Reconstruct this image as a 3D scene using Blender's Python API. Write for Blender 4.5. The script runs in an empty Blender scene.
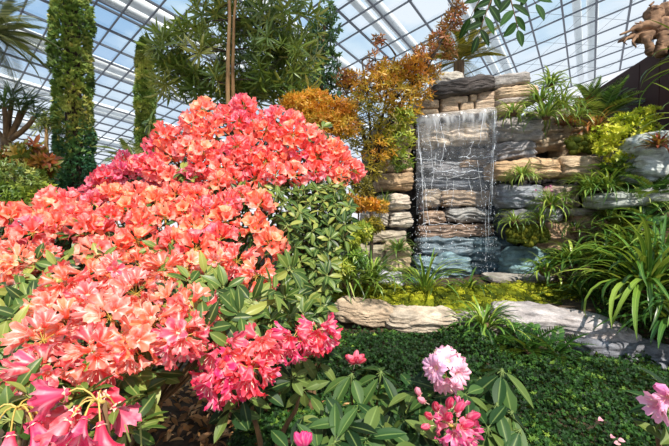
import bpy, math, random
import numpy as np
from mathutils import Matrix, Vector

rng = np.random.default_rng(7)
random.seed(7)
PI = math.pi
scene = bpy.context.scene
COL = scene.collection

# ------------------------------------------------------------------ camera
F = 380.0
PITCH = math.radians(-2.0)
CAM = np.array([0.0, 0.0, 1.7])
FWD = np.array([0, math.cos(PITCH), math.sin(PITCH)])
UPV = np.array([0, -math.sin(PITCH), math.cos(PITCH)])
RGT = np.array([1.0, 0, 0])
cd = bpy.data.cameras.new('camera')
cam = bpy.data.objects.new('camera', cd)
COL.objects.link(cam)
cam.location = CAM
cam.rotation_euler = (PI / 2 + PITCH, 0, 0)
cd.sensor_width = 36
cd.lens = F / 669 * 36
cd.clip_end = 500
cd.clip_start = 0.02
scene.camera = cam


def at(px, py, d):
    """a point of the place: seen in direction (px, py), d metres ahead"""
    return CAM + FWD * d + RGT * ((px - 334.5) / F * d) + UPV * ((223 - py) / F * d)


def V3(*a):
    return np.array(a, float)


def nrm(v):
    v = np.asarray(v, float)
    return v / np.maximum(np.linalg.norm(v, axis=-1, keepdims=True), 1e-9)


def hexc(h):
    h = h.lstrip('#')
    c = [int(h[i:i + 2], 16) / 255 for i in (0, 2, 4)]
    return tuple(x / 12.92 if x <= .04045 else ((x + .055) / 1.055) ** 2.4 for x in c) + (1.0,)


# ------------------------------------------------------------------ noise
def _h(ix, iy, iz, s):
    n = (ix * 374761393 + iy * 668265263 + iz * 2147483647 + s * 974711) & 0xffffffff
    n = ((n ^ (n >> 13)) * 1274126177) & 0xffffffff
    n = (n ^ (n >> 16)) & 0xffff
    return n / 32767.5 - 1.0


def noise(p, s=0):
    p = np.asarray(p, float)
    i = np.floor(p).astype(np.int64)
    f = p - i
    f = f * f * (3 - 2 * f)
    x, y, z = i[..., 0], i[..., 1], i[..., 2]
    r = 0
    for dx in (0, 1):
        for dy in (0, 1):
            for dz in (0, 1):
                w = (f[..., 0] if dx else 1 - f[..., 0]) * (f[..., 1] if dy else 1 - f[..., 1]) * (f[..., 2] if dz else 1 - f[..., 2])
                r = r + w * _h(x + dx, y + dy, z + dz, s)
    return r


def fbm(p, s=0, o=3):
    p = np.asarray(p, float)
    r, a = 0, 1.0
    for k in range(o):
        r = r + a * noise(p * 2 ** k, s + k * 17)
        a *= .5
    return r


# ------------------------------------------------------------------ geometry
class Geo:
    def __init__(self):
        self.V, self.Q, self.C, self.M, self.n = [], [], [], [], 0

    def add(self, V, Q, C=None, mat=0):
        V = np.asarray(V, float).reshape(-1, 3)
        Q = np.asarray(Q, int).reshape(-1, 4)
        if C is None:
            C = np.zeros((len(V), 4))
            C[:, 0] = rng.random()
        self.V.append(V); self.Q.append(Q + self.n); self.C.append(np.asarray(C, float))
        self.M.append(np.full(len(Q), mat)); self.n += len(V)
        return self

    def inst(self, tpl, pos, rot, scale=1.0, rand=None, mat=0):
        """many copies of a template (V,Q,C) inside one mesh; rot (k,3,3) columns = axes"""
        V, Q, C = tpl
        pos = np.asarray(pos, float).reshape(-1, 3)
        k = len(pos)
        if k == 0:
            return self
        sc = np.broadcast_to(np.asarray(scale, float), (k,))
        W = np.einsum('kij,nj->kni', rot, V) * sc[:, None, None] + pos[:, None, :]
        CC = np.repeat(C[None], k, 0).copy()
        CC[:, :, 0] = (rng.random(k) if rand is None else rand)[:, None]
        QQ = Q[None] + (np.arange(k) * len(V))[:, None, None]
        return self.add(W.reshape(-1, 3), QQ.reshape(-1, 4), CC.reshape(-1, 4), mat)

    def join(self, g, mat=0):
        for V, Q, C in zip(g.V, g.Q, g.C):
            pass
        V, Q, C = g.arr()
        return self.add(V, Q, C, mat)

    def arr(self):
        return np.concatenate(self.V), np.concatenate(self.Q), np.concatenate(self.C)

    def mesh(self, name, mats, smooth=True, off=None):
        V, Q, C = self.arr()
        if off is not None:
            V = V - np.asarray(off)
        M = np.concatenate(self.M)
        me = bpy.data.meshes.new(name)
        me.vertices.add(len(V)); me.vertices.foreach_set('co', V.astype(np.float32).ravel())
        me.loops.add(len(Q) * 4); me.loops.foreach_set('vertex_index', Q.astype(np.int32).ravel())
        me.polygons.add(len(Q))
        me.polygons.foreach_set('loop_start', (np.arange(len(Q)) * 4).astype(np.int32))
        me.polygons.foreach_set('loop_total', np.full(len(Q), 4, np.int32))
        me.polygons.foreach_set('material_index', M.astype(np.int32))
        me.polygons.foreach_set('use_smooth', np.full(len(Q), smooth))
        at_ = me.attributes.new('C', 'FLOAT_COLOR', 'POINT')
        at_.data.foreach_set('color', C.astype(np.float32).ravel())
        for m in (mats if isinstance(mats, (list, tuple)) else [mats]):
            me.materials.append(m)
        me.update(calc_edges=True)
        me.validate()
        return me


ORG = {}


def tag(o, label=None, cat=None, group=None, kind=None):
    for k, v in (('label', label), ('category', cat), ('group', group), ('kind', kind)):
        if v:
            o[k] = v
    return o


def thing(name, label, cat, loc, group=None):
    o = bpy.data.objects.new(name, None)
    o.empty_display_size = .1
    COL.objects.link(o)
    o.location = loc
    ORG[o.name] = np.asarray(loc, float)
    return tag(o, label, cat, group)


def obj(name, g, mats, parent=None, loc=None, smooth=True):
    """world-space Geo -> ONE mesh object, with its origin at loc (or its parent's origin)"""
    org = ORG[parent.name] if parent is not None else (np.zeros(3) if loc is None else np.asarray(loc, float))
    o = bpy.data.objects.new(name, g.mesh(name, mats, smooth, org))
    COL.objects.link(o)
    if parent is not None:
        o.parent = parent
    else:
        o.location = org
    ORG[o.name] = org
    return o


def put(name, me, parent, pos, R=None, s=1.0, color=None):
    """a copy of mesh `me` as a child of an unrotated thing (or top-level)"""
    o = bpy.data.objects.new(name, me)
    COL.objects.link(o)
    base = ORG[parent.name] if parent is not None else 0
    if parent is not None:
        o.parent = parent
    M = Matrix.Identity(4)
    if R is not None:
        for i in range(3):
            for j in range(3):
                M[i][j] = R[i][j] * s
    else:
        for i in range(3):
            M[i][i] = s
    p = np.asarray(pos) - base
    for i in range(3):
        M[i][3] = p[i]
    o.matrix_basis = M
    if color is not None:
        o.color = color
    return o


def frames(d, up=None, roll=None):
    """rotation matrices whose local Y is d and local Z is near up"""
    d = nrm(np.asarray(d, float).reshape(-1, 3))
    k = len(d)
    if up is None:
        up = np.array([0, 0, 1.0])
    up = np.broadcast_to(np.asarray(up, float), (k, 3))
    x = np.cross(d, up)
    bad = np.linalg.norm(x, axis=1) < 1e-3
    x[bad] = [1, 0, 0]
    x = nrm(x)
    z = np.cross(x, d)
    if roll is not None:
        c, s = np.cos(roll)[:, None], np.sin(roll)[:, None]
        x, z = x * c + z * s, z * c - x * s
    return np.stack([x, d, z], 2)


def gridq(nu, nv, wrap=False):
    """quads of a grid of nu rows, nv columns (row-major)"""
    u = np.arange(nu - 1)[:, None]
    v = np.arange(nv if wrap else nv - 1)[None]
    w = (v + 1) % nv
    q = np.stack([u * nv + v, u * nv + w, (u + 1) * nv + w, (u + 1) * nv + v], -1)
    return q.reshape(-1, 4)


def leaf(L=1.0, W=.3, droop=.15, fold=.12, n=5, p=1.0, tip=.0, cols=3):
    """leaf along +Y, top side +Z"""
    t = np.linspace(0, 1, n + 1)
    w = np.sin(PI * np.clip(t, .0, 1) ** p) ** .8 * .5 * W
    w[0] = .03 * W; w[-1] = .02 * W
    s = np.linspace(-1, 1, cols)
    V = np.zeros((n + 1, cols, 3)); C = np.zeros((n + 1, cols, 4))
    V[:, :, 0] = w[:, None] * s[None]
    V[:, :, 1] = (t * L)[:, None]
    V[:, :, 2] = (-droop * L * t ** 2)[:, None] + np.abs(s)[None] * fold * w[:, None] * 2
    C[:, :, 1] = t[:, None]; C[:, :, 2] = np.abs(s)[None]; C[:, :, 3] = 1
    return V.reshape(-1, 3), gridq(n + 1, cols), C.reshape(-1, 4)


def tube(pts, rad, n=6, close=True):
    """a tapering tube through pts -> template"""
    P = np.asarray(pts, float)
    r = np.broadcast_to(np.asarray(rad, float), (len(P),))
    T = nrm(np.gradient(P, axis=0))
    ref = np.array([0, 0, 1.0]) if abs(T[:, 2]).mean() < .8 else np.array([1.0, 0, 0])
    X = nrm(np.cross(T, ref)); Y = np.cross(T, X)
    a = np.linspace(0, 2 * PI, n, endpoint=False)
    V = P[:, None] + r[:, None, None] * (np.cos(a)[None, :, None] * X[:, None] + np.sin(a)[None, :, None] * Y[:, None])
    C = np.zeros((len(P), n, 4)); C[:, :, 1] = np.linspace(0, 1, len(P))[:, None]; C[:, :, 0] = rng.random()
    V = V.reshape(-1, 3); C = C.reshape(-1, 4); Q = gridq(len(P), n, True)
    if close:
        k = len(V)
        V = np.vstack([V, P[:1], P[-1:]])
        C = np.vstack([C, C[:1], C[-1:]])
        ex = []
        for j in range(0, n, 2):
            j1, j2 = (j + 1) % n, (j + 2) % n
            ex.append([k, j2, j1, j])
            b = (len(P) - 1) * n
            ex.append([k + 1, b + j, b + j1, b + j2])
        Q = np.vstack([Q, ex])
    return V, Q, C


def curve3(a, b, bend, n=6):
    t = np.linspace(0, 1, n)[:, None]
    return a * (1 - t) ** 2 + 2 * bend * t * (1 - t) + b * t ** 2


def ball(n=8, m=12):
    th = np.linspace(0, PI, n); ph = np.linspace(0, 2 * PI, m, endpoint=False)
    V = np.stack([np.sin(th)[:, None] * np.cos(ph)[None], np.sin(th)[:, None] * np.sin(ph)[None], np.repeat(np.cos(th)[:, None], m, 1)], -1)
    C = np.zeros((n * m, 4)); C[:, 1] = np.repeat(np.linspace(1, 0, n), m)
    return V.reshape(-1, 3), gridq(n, m, True)[:, ::-1], C


def boxg(c, h, R=None):
    s = np.array([[x, y, z] for x in (-1, 1) for y in (-1, 1) for z in (-1, 1)], float) * np.asarray(h)
    if R is not None:
        s = s @ np.asarray(R).T
    Q = [[0, 1, 3, 2], [4, 6, 7, 5], [0, 4, 5, 1], [2, 3, 7, 6], [0, 2, 6, 4], [1, 5, 7, 3]]
    return s + np.asarray(c), np.array(Q)


def _cube(n):
    V, Q, o = [], [], 0
    a = np.tan(np.linspace(-PI / 4, PI / 4, n + 1))
    for ax in range(3):
        for s in (-1, 1):
            g = np.zeros((n + 1, n + 1, 3))
            g[..., ax] = s
            g[..., (ax + 1) % 3] = a[:, None]
            g[..., (ax + 2) % 3] = a[None]
            q = gridq(n + 1, n + 1)
            if s < 0:
                q = q[:, ::-1]
            V.append(g.reshape(-1, 3)); Q.append(q + o); o += (n + 1) ** 2
    V = np.concatenate(V); Q = np.concatenate(Q)
    key = np.round(V, 5)
    _, idx, inv = np.unique(key, axis=0, return_index=True, return_inverse=True)
    return V[idx], inv.reshape(-1)[Q]


CUBE = {n: _cube(n) for n in (6, 12, 20, 26)}


def in_poly(x, y, poly):
    c = False
    n = len(poly)
    for i in range(n):
        x1, y1 = poly[i]; x2, y2 = poly[(i + 1) % n]
        if (y1 > y) != (y2 > y) and x < (x2 - x1) * (y - y1) / (y2 - y1) + x1:
            c = not c
    return c


def scatter(poly, spacing, tries=6000, avoid=(), seed=1):
    r = random.Random(seed)
    xs = [p[0] for p in poly]; ys = [p[1] for p in poly]
    out = []
    for _ in range(tries):
        x, y = r.uniform(min(xs), max(xs)), r.uniform(min(ys), max(ys))
        if not in_poly(x, y, poly) or any((x - a) ** 2 + (y - b) ** 2 < c * c for a, b, c in avoid):
            continue
        s = spacing(x, y) if callable(spacing) else spacing
        if all((x - a) ** 2 + (y - b) ** 2 > s * s for a, b in out):
            out.append((x, y))
    return out


# ------------------------------------------------------------------ materials
class NT:
    def __init__(self, name):
        self.m = bpy.data.materials.new(name)
        self.m.use_nodes = True
        self.t = self.m.node_tree
        self.t.nodes.clear()
        self.out = self.t.nodes.new('ShaderNodeOutputMaterial')

    def n(self, typ, **kw):
        nd = self.t.nodes.new('ShaderNode' + typ)
        for k, v in kw.items():
            if k.startswith('i_'):
                k2 = k[2:]
                nd.inputs[int(k2) if k2.isdigit() else k2.replace('_', ' ')].default_value = v
            else:
                setattr(nd, k, v)
        return nd

    def l(self, a, b):
        self.t.links.new(a, b)

    def ramp(self, fac, stops, interp='LINEAR'):
        r = self.n('ValToRGB')
        r.color_ramp.interpolation = interp
        e = r.color_ramp.elements
        while len(e) < len(stops):
            e.new(.5)
        for el, (p, c) in zip(e, stops):
            el.position = p
            el.color = hexc(c) if isinstance(c, str) else c
        self.l(fac, r.inputs[0])
        return r.outputs[0]

    def mix(self, fac, a, b, mode='MIX'):
        m = self.n('Mix', data_type='RGBA', blend_type=mode)
        for s, v in ((0, fac), (6, a), (7, b)):
            if hasattr(v, 'is_linked') or isinstance(v, bpy.types.NodeSocket):
                self.l(v, m.inputs[s])
            else:
                m.inputs[s].default_value = hexc(v) if isinstance(v, str) else v
        return m.outputs[2]

    def math(self, op, a, b=None):
        m = self.n('Math', operation=op)
        for i, v in enumerate((a, b)):
            if v is None:
                continue
            if isinstance(v, bpy.types.NodeSocket):
                self.l(v, m.inputs[i])
            else:
                m.inputs[i].default_value = v
        return m.outputs[0]

    def bump(self, h, strength=.3, dist=.02):
        b = self.n('Bump')
        b.inputs['Strength'].default_value = strength
        b.inputs['Distance'].default_value = dist
        self.l(h, b.inputs['Height'])
        return b.outputs[0]


def attr(t):
    a = t.n('Attribute', attribute_name='C')
    s = t.n('SeparateColor')
    t.l(a.outputs['Color'], s.inputs[0])
    return s.outputs[0], s.outputs[1], s.outputs[2]


def leafmat(name, cols, trans=.3, rough=.38, mid=None, spec=.5, edge=None, objrand=False):
    t = NT(name)
    r, al, ac = attr(t)
    if objrand:
        oi = t.n('ObjectInfo')
        r = t.math('FRACT', t.math('ADD', r, oi.outputs['Random']))
    k = len(cols)
    c = t.ramp(r, [(i / max(k - 1, 1), x) for i, x in enumerate(cols)])
    if mid:
        f = t.ramp(ac, [(0, (1, 1, 1, 1)), (.16, (0, 0, 0, 1))])
        c = t.mix(t.math('MULTIPLY', f, .7), c, mid)
    if edge:
        f = t.ramp(ac, [(.55, (0, 0, 0, 1)), (.8, (1, 1, 1, 1))])
        c = t.mix(f, c, edge)
    p = t.n('BsdfPrincipled')
    t.l(c, p.inputs['Base Color'])
    p.inputs['Roughness'].default_value = rough
    p.inputs['Specular IOR Level'].default_value = spec
    tr = t.n('BsdfTranslucent')
    t.l(t.mix(.35, c, '#c8d040', 'MIX') if trans else c, tr.inputs[0])
    ms = t.n('MixShader'); ms.inputs[0].default_value = trans
    t.l(p.outputs[0], ms.inputs[1]); t.l(tr.outputs[0], ms.inputs[2])
    t.l(ms.outputs[0], t.out.inputs[0])
    return t.m


def petalmat(name, throat='#ff7a3c', pale='#ffd9cc', palef=.55, trans=.35, spots=False):
    """petals take the object's own colour, with a throat and a paler lobe edge that also paints in sunlit highlights"""
    t = NT(name)
    r, al, ac = attr(t)
    oi = t.n('ObjectInfo')
    base = oi.outputs['Color']
    hs = t.n('HueSaturation')
    t.l(t.math('ADD', t.math('MULTIPLY', r, .035), .4825), hs.inputs['Hue'])
    t.l(t.math('ADD', t.math('MULTIPLY', r, .35), .85), hs.inputs['Value'])
    t.l(base, hs.inputs['Color'])
    nz = t.n('TexNoise'); nz.inputs['Scale'].default_value = 55; nz.inputs['Detail'].default_value = 2
    tc = t.n('TexCoord'); t.l(tc.outputs['Object'], nz.inputs['Vector'])
    f = t.math('MULTIPLY', t.ramp(ac, [(.2, (0, 0, 0, 1)), (1, (1, 1, 1, 1))]), palef)
    f = t.math('MULTIPLY', f, t.ramp(al, [(.15, (.15, .15, .15, 1)), (.6, (1, 1, 1, 1)), (1, (.55, .55, .55, 1))]))
    f2 = t.math('ADD', f, t.math('MULTIPLY', t.ramp(nz.outputs[0], [(.5, (0, 0, 0, 1)), (.7, (1, 1, 1, 1))]), palef * .5))  # pale noise patches add painted highlights to the petals
    c = t.mix(f2, hs.outputs[0], pale)
    c = t.mix(t.math('MULTIPLY', t.ramp(al, [(.15, (1, 1, 1, 1)), (.5, (0, 0, 0, 1))]), .6), c, throat)
    p = t.n('BsdfPrincipled')
    t.l(c, p.inputs['Base Color'])
    p.inputs['Roughness'].default_value = .5
    p.inputs['Specular IOR Level'].default_value = .3
    tr = t.n('BsdfTranslucent'); t.l(c, tr.inputs[0])
    ms = t.n('MixShader'); ms.inputs[0].default_value = trans
    t.l(p.outputs[0], ms.inputs[1]); t.l(tr.outputs[0], ms.inputs[2])
    t.l(ms.outputs[0], t.out.inputs[0])
    return t.m


def plain(name, col, rough=.6, col2=None, scale=8, bump=0, metal=0, stretch=(1, 1, 1)):
    t = NT(name)
    tc = t.n('TexCoord'); mp = t.n('Mapping'); mp.inputs['Scale'].default_value = stretch
    t.l(tc.outputs['Object'], mp.inputs[0])
    nz = t.n('TexNoise'); nz.inputs['Scale'].default_value = scale; nz.inputs['Detail'].default_value = 6
    t.l(mp.outputs[0], nz.inputs['Vector'])
    p = t.n('BsdfPrincipled')
    c = t.ramp(nz.outputs[0], [(.35, col), (.65, col2 or col)])
    t.l(c, p.inputs['Base Color'])
    p.inputs['Roughness'].default_value = rough
    p.inputs['Metallic'].default_value = metal
    if bump:
        t.l(t.bump(nz.outputs[0], bump), p.inputs['Normal'])
    t.l(p.outputs[0], t.out.inputs[0])
    return t.m


def rockmat(name, rough=.85, band=.6, wet=False):
    """layered stone, tinted by each rock's own colour"""
    t = NT(name)
    tc = t.n('TexCoord')
    oi = t.n('ObjectInfo')
    ad = t.n('VectorMath', operation='ADD')
    cx = t.n('CombineXYZ'); k = t.math('MULTIPLY', oi.outputs['Random'], 40)
    for i in range(3):
        t.l(k, cx.inputs[i])
    t.l(tc.outputs['Object'], ad.inputs[0]); t.l(cx.outputs[0], ad.inputs[1])
    mp = t.n('Mapping'); mp.inputs['Scale'].default_value = (1.2, 1.2, 7)
    t.l(ad.outputs[0], mp.inputs[0])
    n1 = t.n('TexNoise'); n1.inputs['Scale'].default_value = 3.2; n1.inputs['Detail'].default_value = 8; n1.inputs['Roughness'].default_value = .65
    t.l(mp.outputs[0], n1.inputs['Vector'])
    n2 = t.n('TexNoise'); n2.inputs['Scale'].default_value = 6; n2.inputs['Detail'].default_value = 8
    t.l(ad.outputs[0], n2.inputs['Vector'])
    n3 = t.n('TexNoise'); n3.inputs['Scale'].default_value = 60; n3.inputs['Detail'].default_value = 4
    t.l(ad.outputs[0], n3.inputs['Vector'])
    v = t.ramp(n1.outputs[0], [(.33, (.30, .29, .30, 1)), (.5, (.85, .83, .82, 1)), (.68, (1.35, 1.3, 1.25, 1))])
    c = t.mix(band, oi.outputs['Color'], v, 'MULTIPLY')
    st = t.ramp(n2.outputs[0], [(.42, (.55, .52, .5, 1)), (.6, (1, 1, 1, 1))])
    c = t.mix(.7, c, st, 'MULTIPLY')
    c = t.mix(.35, c, t.ramp(n3.outputs[0], [(.35, (.5, .5, .5, 1)), (.65, (1.2, 1.2, 1.2, 1))]), 'MULTIPLY')
    p = t.n('BsdfPrincipled')
    t.l(c, p.inputs['Base Color'])
    p.inputs['Roughness'].default_value = rough
    h = t.math('ADD', t.math('MULTIPLY', n1.outputs[0], 1.0), t.math('MULTIPLY', n3.outputs[0], .18))
    t.l(t.bump(h, .8, .05), p.inputs['Normal'])
    t.l(p.outputs[0], t.out.inputs[0])
    return t.m


M = {}
M['rock'] = rockmat('rock')
M['wet'] = rockmat('wet_rock', .22, .75, True)
M['coral'] = petalmat('coral_petal', '#ff6a3c', '#ffeee6', .95)
M['pinkpetal'] = petalmat('pink_petal', '#e83e60', '#ffdce4', .65)
M['pale'] = petalmat('pale_pink_petal', '#f5b4c8', '#fff0f4', .5, .3)
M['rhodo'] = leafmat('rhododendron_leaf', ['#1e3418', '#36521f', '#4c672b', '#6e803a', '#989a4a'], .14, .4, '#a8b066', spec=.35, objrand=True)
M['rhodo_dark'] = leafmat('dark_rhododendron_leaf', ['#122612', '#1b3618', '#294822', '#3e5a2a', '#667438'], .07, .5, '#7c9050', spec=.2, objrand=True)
M['hedge'] = leafmat('groundcover_leaf', ['#0e200c', '#163014', '#22441a', '#386022', '#7c9638'], .15, .6, spec=.25)
M['cypress'] = leafmat('columnar_conifer_leaf', ['#3c5c2c', '#5c7c36', '#84984a', '#acb058', '#d8cc78'], .15, .5)
M['bluecypress'] = leafmat('blue_green_conifer_leaf', ['#245040', '#38684a', '#4e8056', '#70985c', '#9cb068'], .12, .5)
M['tree'] = leafmat('lance_leaf', ['#2c4820', '#486426', '#708434', '#a0a24a', '#ccc268'], .25, .35, '#b8bf74')
M['darktree'] = leafmat('dark_tree_leaf', ['#142c20', '#224430', '#355c3a', '#4e7442', '#708c4c'], .2, .4)
M['lime'] = leafmat('lime_leaf', ['#88a020', '#aabb28', '#ccd034', '#e2dc4c', '#f2ea70'], .35, .45)
M['orange'] = leafmat('orange_leaf', ['#8a4a14', '#b86a18', '#d98a22', '#e8a838', '#c8ac3c'], .35, .45)
M['amber'] = leafmat('amber_leaf', ['#7c3c18', '#a86a1e', '#c88c28', '#b8a034', '#e0b040'], .35, .45)
M['olive'] = leafmat('olive_leaf', ['#383a18', '#5a5620', '#84782a', '#a8942e', '#ccb446'], .3, .45)
M['russet'] = leafmat('russet_leaf', ['#5a2a1c', '#864028', '#a85c34', '#b8784a', '#8c6a38'], .3, .45)
M['croton'] = leafmat('croton_leaf', ['#5c2c18', '#944420', '#5a6a28', '#c08a30', '#7a8434'], .25, .35)
M['yellowgreen'] = leafmat('yellow_green_leaf', ['#3c5a1c', '#5c7a26', '#84982e', '#aab23c', '#ccc850'], .3, .45)
M['strap'] = leafmat('strap_leaf', ['#22461c', '#386024', '#527c2c', '#78983a', '#a4b44c'], .25, .32, '#a8bc5c')
M['strapdark'] = leafmat('dark_strap_leaf', ['#14301a', '#234a22', '#386428', '#567e34', '#8aa048'], .22, .3, '#86a050')
M['spider'] = leafmat('spider_leaf', ['#2c5420', '#487028', '#6a8e34', '#90aa48', '#b8c468'], .3, .35, '#d0d890')
M['fern'] = leafmat('fern_leaf', ['#16351a', '#265222', '#3c6c28', '#588634', '#86a040'], .25, .45)
M['palm'] = leafmat('palm_leaf', ['#4c6030', '#6c7c3c', '#8c944c', '#a8a460', '#c4b878'], .3, .4)
M['duskpalm'] = leafmat('dusky_palm_leaf', ['#303c2a', '#465236', '#626c44', '#84865a', '#a09a6c'], .2, .5)
M['redleaf'] = leafmat('red_leaf', ['#5c1c20', '#8c2c2c', '#b0483c', '#704030', '#4c5a2c'], .3, .4)
M['hang'] = leafmat('hanging_leaf', ['#10240f', '#183216', '#22401c', '#2e4e24'], .06, .65, '#4c6c34', spec=.1)  # leaf tones kept dark to imitate backlighting
M['moss'] = leafmat('moss_shoot', ['#2e3a10', '#505c18', '#7c8420', '#aeb02c', '#d4cc50'], .2, .8, spec=.1)
M['mossdark'] = leafmat('dark_moss_shoot', ['#283410', '#404a18', '#5c6020', '#7c7a2a', '#a09838'], .2, .8, spec=.1)
M['pedicel'] = leafmat('pedicel', ['#b8a048', '#c8b050', '#d8b868'], .1, .5)
M['stamen'] = leafmat('stamen', ['#f8d8c0', '#ffe8d8'], .2, .5)
M['calyx'] = leafmat('calyx', ['#f0d0b8', '#f8e0c8', '#e8c0a0'], .2, .5)
M['bark'] = plain('bark', '#5c4630', .85, '#8a6c48', 14, .5, stretch=(1, 1, .3))
M['palebark'] = plain('pale_bark', '#8a6440', .8, '#c89c68', 14, .5, stretch=(1, 1, .25))
M['darkbark'] = plain('dark_bark', '#2c2018', .9, '#4c3a2a', 18, .5)
M['twig'] = plain('twig', '#4a3424', .85, '#6c5038', 30, .2)
M['drift'] = plain('driftwood', '#4c3626', .9, '#98765a', 9, .9, stretch=(1, 1, 1))
M['soil'] = plain('soil', '#2a2016', .95, '#4c3c28', 14, .6)
M['mullion'] = plain('grey_steel', '#4c525c', .5, '#565c66', 2)
M['white'] = plain('white_steel', '#ececec', .45, '#f4f4f4', 2)
M['cable'] = plain('cable_steel', '#6c7480', .5)
# ------------------------------------------------------------------ sky and sun
w = bpy.data.worlds.new('sky'); scene.world = w
w.use_nodes = True
wt = w.node_tree; wt.nodes.clear()
def wn(typ, **kw):
    nd = wt.nodes.new('ShaderNode' + typ)
    for k, v in kw.items():
        setattr(nd, k, v)
    return nd
tc = wn('TexCoord'); mp = wn('Mapping'); nz = wn('TexNoise'); rp = wn('ValToRGB'); bg = wn('Background'); wo = wn('OutputWorld')
mp.inputs['Scale'].default_value = (1.6, 1.6, 3.0)
mp.inputs['Location'].default_value = (.35, .1, .2)
nz.inputs['Scale'].default_value = 1.5; nz.inputs['Detail'].default_value = 5; nz.inputs['Roughness'].default_value = .55
e = rp.color_ramp.elements
e[0].position = .42; e[0].color = hexc('#559fd6')
e[1].position = .60; e[1].color = hexc('#e8edf6')
e2 = rp.color_ramp.elements.new(.51); e2.color = hexc('#b8d6ec')
# whiter towards the horizon, as hazy skies are
sx = wn('SeparateXYZ'); mr = wn('MapRange'); mr.inputs[1].default_value = .0; mr.inputs[2].default_value = .55; mr.inputs[3].default_value = 1; mr.inputs[4].default_value = 0
mx = wn('Mix', data_type='RGBA')
wt.links.new(tc.outputs['Generated'], mp.inputs[0]); wt.links.new(mp.outputs[0], nz.inputs['Vector']); 
ab = wn('Math', operation='ADD'); ab.inputs[1].default_value = .28
ab2 = wn('Math', operation='ABSOLUTE'); ab3 = wn('Math', operation='MULTIPLY_ADD'); ab3.inputs[1].default_value = .30; ab3.inputs[2].default_value = -.09
ab4 = wn('Math', operation='ADD')
sx0 = wn('SeparateXYZ'); wt.links.new(tc.outputs['Generated'], sx0.inputs[0]); wt.links.new(sx0.outputs[0], ab.inputs[0]); wt.links.new(ab.outputs[0], ab2.inputs[0])
wt.links.new(ab2.outputs[0], ab3.inputs[0]); wt.links.new(ab3.outputs[0], ab4.inputs[0]); wt.links.new(nz.outputs[0], ab4.inputs[1]); wt.links.new(ab4.outputs[0], rp.inputs[0])
wt.links.new(tc.outputs['Generated'], sx.inputs[0]); wt.links.new(sx.outputs[2], mr.inputs[0]); wt.links.new(mr.outputs[0], mx.inputs[0])
wt.links.new(rp.outputs[0], mx.inputs[6]); mx.inputs[7].default_value = hexc('#eceef4')
wt.links.new(mx.outputs[2], bg.inputs[0]); wt.links.new(bg.outputs[0], wo.inputs[0])
bg.inputs[1].default_value = 1.0

sd = bpy.data.lights.new('sun', 'SUN'); sd.energy = 5.6; sd.angle = math.radians(1.0); sd.color = (1, .93, .82)
so = bpy.data.objects.new('sun', sd); COL.objects.link(so)
SUN = nrm(V3(.22, -.62, .8))
so.rotation_euler = Vector(SUN).to_track_quat('Z', 'Y').to_euler()

# ------------------------------------------------------------------ glass roof
S = 1.8
def _vp(px, py):
    return nrm(RGT * (px - 334.5) + UPV * (223 - py) + FWD * F)
RA, RB = _vp(590.5, 248.4), _vp(-102.6, 311.3)
RN = nrm(np.cross(RA, RB))
_r0 = at(100, 190, 1) - CAM
RD = RN @ _r0 * 26 * S
if RD < 0:
    RN, RD = -RN, -RD
# uv of the plane as seen from the place: P = CAM + RA*u + RB*v + offset
R0 = None
def roof(u, v, off=0.0):
    return CAM + RN * (off) + RA * (u * S) + RB * (v * S) + RBASE
# solve for a base point on the plane with u=v=0
_ray = at(0, 0, 1) - CAM
_P = _ray * (RD / (RN @ _ray))
_uv = np.linalg.lstsq(np.stack([RA, RB], 1), _P, rcond=None)[0]
RBASE = RN * RD
_uv0 = np.linalg.lstsq(np.stack([RA, RB], 1), _P - RBASE, rcond=None)[0] / S
DU, DV = _uv0[0] - 1.33, _uv0[1] - 10.61
_roof = roof
def roof(u, v, off=0.0):
    return _roof(u + DU, v + DV, off)
US = list(np.arange(-1.75 - .583 * 4, 9.3, .583)) + list(np.arange(10.0, 12.9, .78)) + list(np.arange(13.0, 19, .98))
VS = list(np.arange(-4.53, 9.0, .84)) + list(np.arange(9.08, 36, .775))
U0, U1, V0, V1 = US[0], US[-1], VS[0], VS[-1]

t = NT('roof_glass')
tr = t.n('BsdfTransparent'); tr.inputs[0].default_value = (.93, .96, .97, 1)
gl = t.n('BsdfGlossy'); gl.inputs['Roughness'].default_value = .05
ms = t.n('MixShader'); ms.inputs[0].default_value = .05
t.l(tr.outputs[0], ms.inputs[1]); t.l(gl.outputs[0], ms.inputs[2]); t.l(ms.outputs[0], t.out.inputs[0])
M['glass'] = t.m

ceil = bpy.data.objects.new('ceiling', None); COL.objects.link(ceil); ceil['kind'] = 'structure'
ORG['ceiling'] = np.zeros(3)
g = Geo()
c4 = [roof(U0, V0), roof(U1, V0), roof(U1, V1), roof(U0, V1)]
o4 = [p + RN * .03 for p in c4]
g.add(np.array(c4 + o4), [[0, 1, 2, 3], [7, 6, 5, 4], [0, 4, 5, 1], [1, 5, 6, 2], [2, 6, 7, 3], [3, 7, 4, 0]])
obj('glass_pane', g, M['glass'], ceil, smooth=False)
def bar(a, b, wd, dp, side):
    """box bar from a to b: wd across, dp along the roof normal"""
    d = nrm(b - a); s = nrm(np.cross(d, RN)); V = []
    for p in (a, b):
        for i, j in ((-1, -1), (1, -1), (1, 1), (-1, 1)):
            V.append(p + s * i * wd / 2 + RN * j * dp / 2)
    return np.array(V), np.array([[0, 1, 2, 3], [7, 6, 5, 4], [0, 4, 5, 1], [1, 5, 6, 2], [2, 6, 7, 3], [3, 7, 4, 0]])
g = Geo()
for u in US:
    g.add(*bar(roof(u, V0, -.06), roof(u, V1, -.06), .065, .07, 0))
for v in VS:
    g.add(*bar(roof(U0, v, -.07), roof(U1, v, -.07), .095, .09, 0))
obj('mullion_grid', g, M['mullion'], ceil, smooth=False)
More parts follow.
